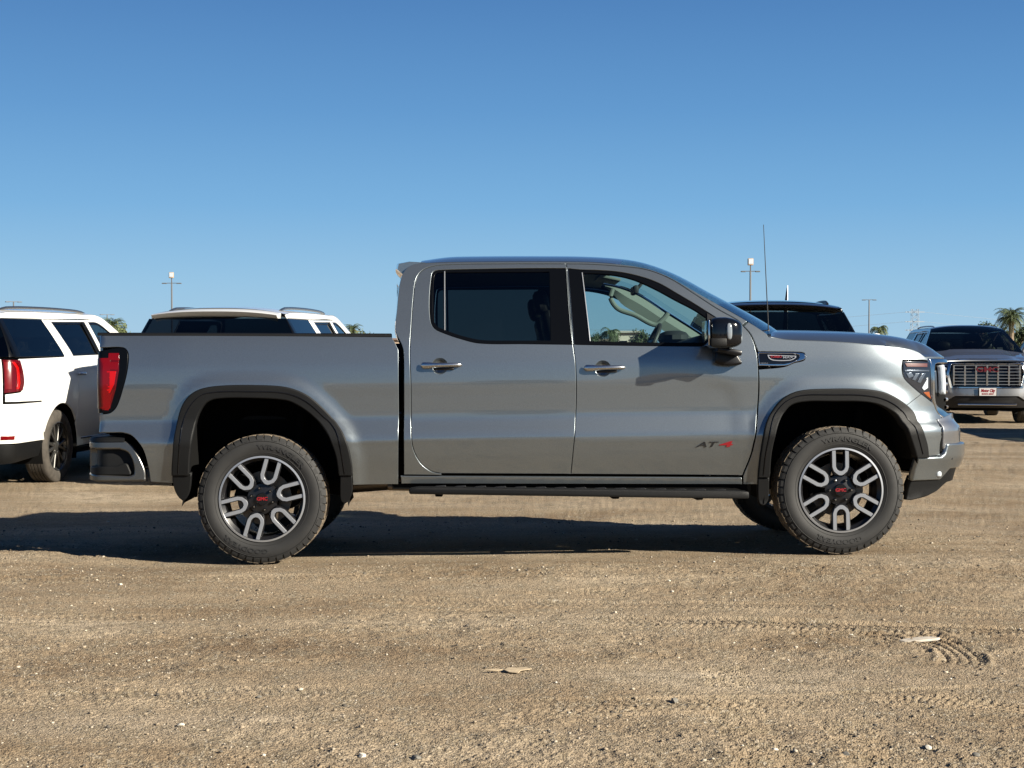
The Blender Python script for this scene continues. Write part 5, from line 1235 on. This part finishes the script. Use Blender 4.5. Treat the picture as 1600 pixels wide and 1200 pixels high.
    for x in (.15, -.75, -1.6):
        for y_ in (-.42, .42):
            V, F = boxa((x, y_, 1.12), (.14, .50, .62), .05); m_ = MB().add(V, F); V, F = ellipsoid((x - .03, y_, 1.52), (.06, .13, .09), 12, .7); m_.add(V, F); m_.build('seat', M_LEATH, t)
    return t
_hx0, _hx1 = 1.13, 2.52
def suv_hood(a, b):
    """a across (0..1), b from cowl to nose"""
    a = np.asarray(a, float); b = np.asarray(b, float); v = 2 * a - 1
    fx = np.interp(b, [0, .27, .62, .80, 1.0], [1.13, 1.5, 2.0, 2.25, 2.25 + .0]); tz = np.interp(fx, [1.125, 1.5, 2.0, 2.25], [1.368, 1.318, 1.265, 1.218])
    w = Ws(fx, tz) + .0; nose = sstep(.78, 1.0, b)
    w = w * (1 - .11 * np.clip((b - .8) / .2, 0, 1)); front = .20 * (1 - np.abs(v)**3) * np.clip((b - .8) / .2, 0, 1) + .03 * np.clip((b - .8) / .2, 0, 1)
    cow = .20 * (1 - v * v) * (1 - b)
    x = fx + cow + front * 1.25; k = 1 - (np.abs(v))**3.2
    z = tz + .062 * k * (1 - .6 * np.clip(b, 0, 1)) + .022 * sstep(.62, .52, np.abs(v)) * (1 - nose) - .05 * nose * k * 0
    return np.stack([x, -w * v, z], 1)
def suv_matrix(lx, ly, wx, wy, heading, dz=0.):
    """heading in degrees clockwise from +Y; the local point (lx,ly) stands at world (wx,wy)"""
    Rz = Matrix.Rotation(R(90 - heading), 4, 'Z'); p = Rz @ Vector((lx, ly, 0)); o = Vector((wx - p.x, wy - p.y, 0))
    z = float(terrain(np.array([o.x]), np.array([max(o.y, 13.5)]))[0]); o.z = z + dz - .005
    return Matrix.Translation(o) @ Rz
def suv_wheel():
    prof = [(.255, -.100), (.275, -.115), (.31, -.128), (.345, -.130), (.375, -.122), (.392, -.108), (.400, -.09)]
    for y_ in (-.055, -.02, .02, .055): prof += [(.400, y_ - .006), (.392, y_ - .004), (.392, y_ + .004), (.400, y_ + .006)]
    prof += [(.400, .09), (.392, .108), (.375, .122), (.345, .130), (.275, .115), (.255, .1)]
    V, F = lathe([(.255, -.108), (.264, -.118), (.272, -.114), (.262, -.100), (.235, -.07), (.225, .05), (.255, .11)][::-1], 40); w = MB().add(V, F).build('wheel', M_BUMPG, None)
    V, F = lathe(prof[::-1], 56); MB().add(V, F).build('tyre', M_RUBD2, w, sharp=30)
    m = MB()
    for k in range(6):
        for d in (-.17, .17):
            a = math.pi / 3 * k + d * .5; b = math.pi / 3 * k + d * 1.35
            pts = [(.06 * math.cos(a), .06 * math.sin(a)), (.25 * math.cos(b), .25 * math.sin(b))]
            V, F = boxa(((.155), 0, 0), (.21, .03, .034), .005, 1); ang = math.atan2(pts[1][1] - pts[0][1], pts[1][0] - pts[0][0])
            m.add(V, F, 0, Matrix.Translation((pts[0][0] - .05 * math.cos(ang), -.085, pts[0][1] - .05 * math.sin(ang))) @ Matrix.Rotation(-ang, 4, 'Y'))
    V, F = lathe([(0, -.104), (.05, -.102), (.075, -.085), (.075, -.03), (0, -.03)][::-1], 24); m.add(V, F); m.build('rim_spokes', M_BUMPG, w)
    V, F = lathe([(0, 0), (.17, 0), (.17, .03), (0, .03)][::-1], 32); MB().add(V, F).build('brake_disc', M_PIPE, w)
    return w
M_RUBD2 = mat('tyre_rubber_dusty', (.040, .034, .027), .85, noise=.3, nscale=18)
G_SUV = 'SUVs parked on the far side of the lot'
suvA = make_suv(suv_matrix(-SW, -.985, -4.98, 16.9, 6.5), M_WHITE, 'white SUV at the left edge, its red tail lamp and rear wheel in view', G_SUV)
w0 = suv_wheel()
for i, (x, y, f) in enumerate(((-SW, -.855, 0), (SW, -.855, 0), (-SW, .855, 1), (SW, .855, 1))):
    w = w0 if i == 0 else copy_tree(w0)
    w.parent = suvA; w.location = (x, y, .40); w.rotation_euler = (0, .3 * i, math.pi if f else 0)
def place_copy(src, M, label, swap=None):
    c = copy_tree(src, None, swap); c.matrix_world = M; c['label'] = label; return c
suvB = place_copy(suvA, suv_matrix(-2.72, 0, -3.17, 16.3, 4.8), 'white SUV seen from behind over the truck bed, dark rear window only')
suvC = place_copy(suvA, suv_matrix(-2.72, 0, 2.71, 16.0, 6.0, .07), 'black SUV seen from behind above the truck bonnet', {M_WHITE: M_BLACKP, M_BUMPG: M_PLAST2})
suvD = make_suv(suv_matrix(2.55, 0, 9.10, 29.4, 186.5), M_GREYP, 'dark grey SUV facing the camera at the right with chrome grille and dealer plate', G_SUV, True)
for i, (x, y, f) in enumerate(((-SW, -.855, 0), (SW, -.855, 0), (-SW, .855, 1), (SW, .855, 1))):
    w = copy_tree(w0); w.parent = suvD; w.location = (x, y, .40); w.rotation_euler = (0, .3 * i, math.pi if f else 0)
suvE = place_copy(suvD, suv_matrix(2.55, 0, 13.3, 34.5, 188.5), 'light grey SUV half out of frame behind the dark grey one at the right edge', {M_GREYP: M_WHITE})
suvF = place_copy(suvD, suv_matrix(2.55, 0, 11.4, 20.6, 186), 'grey SUV outside the right edge, only its shadow falls on the dirt')

for i, (x, y, h_, sw, lab) in enumerate(((-8.5, -17, 183, {M_GREYP: M_BLACKP}, 'black SUV parked behind the photographer, leftmost, mirrored in the truck paint'), (-3.6, -17.4, 181, {M_GREYP: M_WHITE}, 'white SUV parked behind the photographer, mirrored in the bed side'),
                                         (1.9, -17, 184, {}, 'grey SUV parked behind the photographer, mirrored in the doors'), (7.6, -17.8, 182, {M_GREYP: M_BLACKP}, 'black SUV parked behind the photographer at right, mirrored in the fender'))):
    Mx = suv_matrix(0, 0, x, y, h_ - 180); Mx.translation.z = 0  # unseen SUVs, added behind the camera to give the truck paint something to reflect
    o = place_copy(suvD, Mx, lab, sw); o['group'] = 'SUVs in the row behind the photographer'

# ================================================================== far background
def gz(x, y): return -.12
def at(px, Y): return (px - 800) / 2400 * Y
def top_z(py, Y): return 1.387 + (540 - py) / 2400 * Y
G_L = 'lot lamp posts along the far side'
def lamp_post(px, py, Y, arm, ang, flood, label):
    x = at(px, Y); H = top_z(py, Y) + .12; t = empty('lamp_post', Matrix.Translation((x, Y, -.12)) @ Matrix.Rotation(R(ang), 4, 'Z'), label, 'lamp post', G_L)
    V, F = tube([(0, 0, 0), (0, 0, H)], .13, 8, r2=.09); MB().add(V, F).build('pole', M_STEEL, t)
    V, F = boxa((0, 0, H), (arm, .10, .08), .02, 1); MB().add(V, F).build('arm', M_STEEL, t)
    for s_ in (-1, 1):
        V, F = boxa((s_ * arm * .42, 0, H - .03), (arm * .28, .34, .12), .03, 1); MB().add(V, F).build('lamp_head', M_STEEL, t)
    if flood:
        V, F = boxa((0, 0, H + .30), (.10, .12, .6), .02, 1); MB().add(V, F).build('bracket', M_PIPE, t)
        V, F = boxa((-.04 if flood == 2 else 0, -.02, H + .95), (.58, .32, .72), .08, 2); fl = MB().add(V, F).build('flood_light', M_TAN, t)
        V, F = boxa((-.04 if flood == 2 else 0, -.19, H + .98), (.44, .03, .5), .01, 1); MB().add(V, F).build('flood_lens', M_CLEARL, fl)
lamp_post(1172, 424, 157, 1.75, 0, 1, 'tall lamp post with floodlight rising behind the black SUV'); lamp_post(269, 442.5, 186, 2.1, 0, 2, 'tall lamp post with floodlight rising behind the white SUV over the bed')
lamp_post(1357.5, 468.5, 230, 1.9, 0, 0, 'slim lamp post without floodlight between black SUV and fan palm'); lamp_post(22, 471.5, 210, 2.0, 35, 0, 'lamp post above the roof at the far left edge')
lamp_post(101, 483.5, 250, 2.0, 35, 0, 'lamp post top showing above the roof rail of the left white SUV'); lamp_post(168, 491.5, 280, 2.4, 35, 0, 'lamp post standing in front of a palm crown left of the truck')
# ---- palms
def frond(m, base, az, el, L, droop, wid, n=9, seed=0):
    r_ = random.Random(seed); d = Vector((math.cos(az), math.sin(az), 0)); p = Vector(base); a = el; pts = []
    for i in range(n + 1):
        pts.append(p.copy()); p = p + (d * math.cos(a) + Vector((0, 0, math.sin(a)))) * (L / n); a -= droop / n * (1 + i / n)
    side = Vector((-d.y, d.x, 0)); V = []; F = []
    for i in range(1, n):
        k = math.sin(math.pi * (i / n)**.7) * wid
        for s_ in (-1, 1):
            for j in range(3):
                q = pts[i] + (pts[i + 1] - pts[i]) * (j / 3.); b = len(V); tip = q + side * s_ * k * (.8 + .4 * r_.random()) + (pts[i + 1] - pts[i]) * .9 + Vector((0, 0, -k * .45 * (.5 + r_.random())))
                w = (pts[i + 1] - pts[i]) * .22; V += [tuple(q), tuple(q + w), tuple(tip)]; F.append((b, b + 1, b + 2))
    m.add(V, F); V2 = []; 
    Vt, Ft = tube([tuple(q) for q in pts], wid * .06, 4, r2=wid * .02); m.add(Vt, Ft)
def date_palm(px, py, Y, rad, H, label, seed, nf=60):
    x = at(px, Y); t = empty('date_palm', Matrix.Translation((x, Y, -.12)), label, 'palm tree', 'palms beyond the lot'); r_ = random.Random(seed)
    V, F = tube([(0, 0, 0), (.05, 0, H * .5), (0, 0, H)], rad * .14, 10, r2=rad * .11); MB().add(V, F).build('trunk', M_TRUNK, t)
    for nm, mm, cnt, e0, e1 in (('crown', M_FROND, nf, -.35, 1.45), ('dry_skirt', M_FRONDY, nf // 4, -.9, .5)):
        m = MB()
        for i in range(cnt):
            frond(m, (0, 0, H), r_.random() * 6.283, e0 + (e1 - e0) * r_.random(), rad * (.8 + .3 * r_.random()) * (.55 if nm == 'dry_skirt' else 1), 1.3 + .5 * r_.random(), rad * .17, 9, i + seed)
        m.build(nm, mm, t)
def fan_palm(px, py, Y, rad, label, seed):
    x = at(px, Y); H = top_z(py, Y) - rad * .7 + .12; t = empty('fan_palm', Matrix.Translation((x, Y, -.12)), label, 'palm tree', 'palms beyond the lot'); r_ = random.Random(seed)
    V, F = tube([(0, 0, 0), (.1, 0, H * .5), (0, 0, H)], rad * .13, 8, r2=rad * .09); MB().add(V, F).build('trunk', M_TRUNK, t); m = MB()
    for i in range(34):
        az = r_.random() * 6.283; el = -.2 + 1.5 * r_.random()**1.2
        frond(m, (0, 0, H), az, el, rad * (.8 + .35 * r_.random()), 2.2 + .6 * r_.random(), rad * .30, 6, i * 3 + seed)
    m.build('crown', M_FROND, t)
date_palm(1579, 473, 150, 2.05, 4.2, 'large feather-leaved date palm behind the dark grey SUV at the right', 5, 80)
fan_palm(1373, 501, 250, 2.3, 'drooping fan palm beside the slim lamp post', 11); fan_palm(954, 503, 190, 2.1, 'palm seen through the front side window of the truck', 21)
date_palm(178, 500, 240, 2.7, 4.6, 'yellowish palm crown behind the lamp post left of the truck', 31, 50); date_palm(551, 510, 240, 2.2, 3.9, 'palm crown peeping over the bed rail beside the cab', 41, 44)
def leafy_tree(px, py, Y, rad, label, seed, light=False):
    x = at(px, Y); top = top_z(py, Y) + .12; t = empty('leafy_tree', Matrix.Translation((x, Y, -.12)), label, 'tree', 'leafy trees on the horizon'); r_ = np.random.default_rng(seed)
    V, F = tube([(0, 0, 0), (.1, 0, top * .5), (.0, 0, top * .75)], .22, 7, r2=.1); MB().add(V, F).build('trunk', M_TRUNK, t)
    cl = r_.normal(size=(26, 3)); cl /= np.linalg.norm(cl, axis=1, keepdims=True); cl *= (.35 + .6 * r_.random((26, 1))); cl = cl * np.array([rad, rad, (top * .42)]) + np.array([0, 0, top * .58])
    P = np.repeat(cl, 55, 0) + r_.normal(size=(26 * 55, 3)) * rad * .17; n = len(P); d1 = r_.normal(size=(n, 3)); d1 /= np.linalg.norm(d1, axis=1, keepdims=True); d2 = r_.normal(size=(n, 3)); d2 /= np.linalg.norm(d2, axis=1, keepdims=True)
    s_ = rad * .075; V = np.stack([P - d1 * s_, P + d2 * s_, P + d1 * s_, P - d2 * s_], 1).reshape(-1, 3); V[:, 2] = np.maximum(V[:, 2], .1); F = np.arange(4 * n).reshape(n, 4)
    link('crown', mesh('crown', V, F, M_LEAF2 if light else M_LEAF), t)
for i, (px, py, Y, rad, lab, lt) in enumerate(((926, 521, 212, 1.4, 'bushy tree just left of the palm seen through the truck window', 0), (1001, 516, 230, 1.7, 'rounded tree seen through the truck window above the steering wheel', 0), (984, 522, 240, 1.5, 'low pale tree between the palm and the rounded tree in the window', 1),
                                    (1546, 505, 170, 2.0, 'low dark tree left of the date palm', 0), (1558, 511, 165, 1.8, 'dense shrub-like tree under the left fronds of the date palm', 0), (1602, 512, 168, 2.2, 'dark tree right of the date palm trunk at the frame edge', 0),
                                    (568, 520, 260, 2.2, 'small tree right of the palm crown over the bed rail', 1), (191, 509, 235, 2.4, 'leafy tree under the yellowish palm crown left of the truck', 1), (-120, 505, 230, 4, 'leafy tree beyond the left frame edge', 0), (1720, 505, 210, 4, 'leafy tree beyond the right frame edge', 0))):
    leafy_tree(px, py, Y, rad, lab, 100 + i, lt)
# ---- low buildings
def shed(px0, px1, pye, pyr, Y, wall, roof_m, label, depth=14):
    x0, x1 = at(px0, Y), at(px1, Y); ze, zr = top_z(pye, Y) + .12, top_z(pyr, Y) + .12; t = empty('low_building', Matrix.Translation(((x0 + x1) / 2, Y + depth / 2, -.12)), label, 'building', 'low buildings beyond the lot'); w = x1 - x0
    V, F = boxa((0, 0, ze / 2), (w, depth, ze)); MB().add(V, F).build('wall', wall, t)
    V, F = prisma([(-depth / 2 - .5, ze + .01), (depth / 2 + .5, ze + .01), (0, max(zr, ze + .3))], 'x', -w / 2 - .4, w / 2 + .4); MB().add(V, F).build('roof', roof_m, t)
    n = max(2, int(w / 4))
    for i in range(n):
        x = -w / 2 + (i + .5) * w / n; V, F = boxa((x, -depth / 2 - .02, ze * .5), (1.4, .08, ze * .35)); f = MB().add(V, F).build('window', M_BEIGE, t); V, F = boxa((x, -depth / 2 - .07, ze * .5), (1.2, .04, ze * .30)); MB().add(V, F).build('pane', M_GLOSSB, f)
shed(1556, 1760, 525, 519, 190, M_TAN, M_ROOF, 'long tan building with brown roof under the date palm'); shed(1310, 1400, 528, 524, 240, M_BEIGE, M_TAN, 'low beige building behind the fan palm')
shed(965, 1000, 520, 516, 230, M_BEIGE, M_BEIGE, 'pale box-like building seen through the truck window'); shed(880, 1180, 532, 529, 260, M_BEIGE, M_TAN, 'long beige building low on the horizon behind the cab'); shed(480, 700, 531, 528, 270, M_TAN, M_ROOF, 'long tan building low on the horizon behind the bed'); shed(-300, 220, 530, 526, 260, M_BEIGE, M_ROOF, 'long beige building low on the horizon at the left'); shed(220, 470, 532, 529, 300, M_TAN, M_TAN, 'long tan building hidden behind the second white SUV')
V, F = ellipsoid((0, 0, 1.2), (.9, .5, .9), 14, .8); m = MB().add(V, F); V, F = tube([(0, 0, 0), (0, 0, 1)], .15, 8); m.add(V, F); o = m.build('water_tank', M_FLAGW); o.location = (at(1369, 225), 225, -.12 + 1.2); tag(o, 'small white tank beside the slim lamp post', 'tank')
# ---- transmission tower with lines
Yt = 420; xt = at(1429, Yt); Ht = top_z(483, Yt) + .12
t = empty('transmission_tower', Matrix.Translation((xt, Yt, -.12)), 'steel lattice transmission tower above the roof of the dark grey SUV', 'power pylon')
m = MB(); 
for s1 in (-1, 1):
    for s2 in (-1, 1):
        V, F = tube([(s1 * 1.6, s2 * 1.6, 0), (s1 * .9, s2 * .9, Ht * .6), (s1 * .8, s2 * .8, Ht)], .07, 4); MB().add(V, F).build('leg', M_STEELF, t)
for k in range(8):
    z0, z1 = Ht * k / 8, Ht * (k + 1) / 8; w0_ = 1.6 - .9 * min(1, z0 / (Ht * .6)) * .78; w1_ = 1.6 - .9 * min(1, z1 / (Ht * .6)) * .78
    for s2 in (-1, 1):
        V, F = tube([(-w0_, s2 * w0_, z0), (w1_, s2 * w1_, z1)], .04, 4); m.add(V, F); V, F = tube([(w0_, s2 * w0_, z0), (-w1_, s2 * w1_, z1)], .04, 4); m.add(V, F)
m.build('bracing', M_STEELF, t)
for z in (Ht * .93, Ht * .70, Ht * .5):
    V, F = boxa((0, 0, z), (5.2, .25, .22)); MB().add(V, F).build('cross_arm', M_STEELF, t)
for i, (z, dz, lab) in enumerate(((Ht * .93, 0, 'upper power line sagging away from the pylon to the left'), (Ht * .70, 0, 'lower power line sagging away from the pylon to the left'), (Ht * .93, 1, 'upper power line running from the pylon to the right'), (Ht * .70, 1, 'lower power line running from the pylon to the right'))):
    s_ = 1 if dz else -1; pts = [(xt + s_ * (2.4 + 90 * q), Yt + 30 * q, -.12 + z - 4.6 * math.sin(math.pi * q * .55) * 1.0) for q in np.linspace(0, 1, 16)]
    V, F = tube(pts, .028, 4); o = MB().add(V, F).build('power_line', M_STEELF); tag(o, lab, 'power line')
# ---- feather flag
x = at(1230, 40); o = empty('feather_flag', Matrix.Translation((x, 40, -.12)), 'thin feather flag with dark panel above the black SUV roof', 'flag'); H = top_z(446, 40) + .12
V, F = tube([(0, 0, 0), (0, 0, H)], .022, 8, r2=.012); MB().add(V, F).build('pole', M_FLAGW, o)
G = [[(-.0, 0, H - .12 - 1.6 * q), (-(.02 + .14 * q**.8) * 1.0, .03 * math.sin(6 * q), H - .05 - 1.6 * q * 1.0)] for q in np.linspace(0, 1, 12)]; V, F = grid(np.array(G), 12, 2)
me_ = MB().add(V, F).build('banner', M_FLAGD, o); sm = me_.modifiers.new('s', 'SOLIDIFY'); sm.thickness = .004
# far hills
n = 120; G = []
xs_ = np.linspace(-2600, 2600, n)
for q in (0, .35, .7, 1.0):
    G.append(np.stack([xs_, np.full(n, 3000. + 500 * q), -1 + np.sin(q * math.pi / 2) * (4 + 34 * vnoise(xs_, xs_ * 0, 1 / 420., 21) * sstep(300, 900, xs_) + 8 * vnoise(xs_, xs_ * 0, 1 / 120., 22))], 1))
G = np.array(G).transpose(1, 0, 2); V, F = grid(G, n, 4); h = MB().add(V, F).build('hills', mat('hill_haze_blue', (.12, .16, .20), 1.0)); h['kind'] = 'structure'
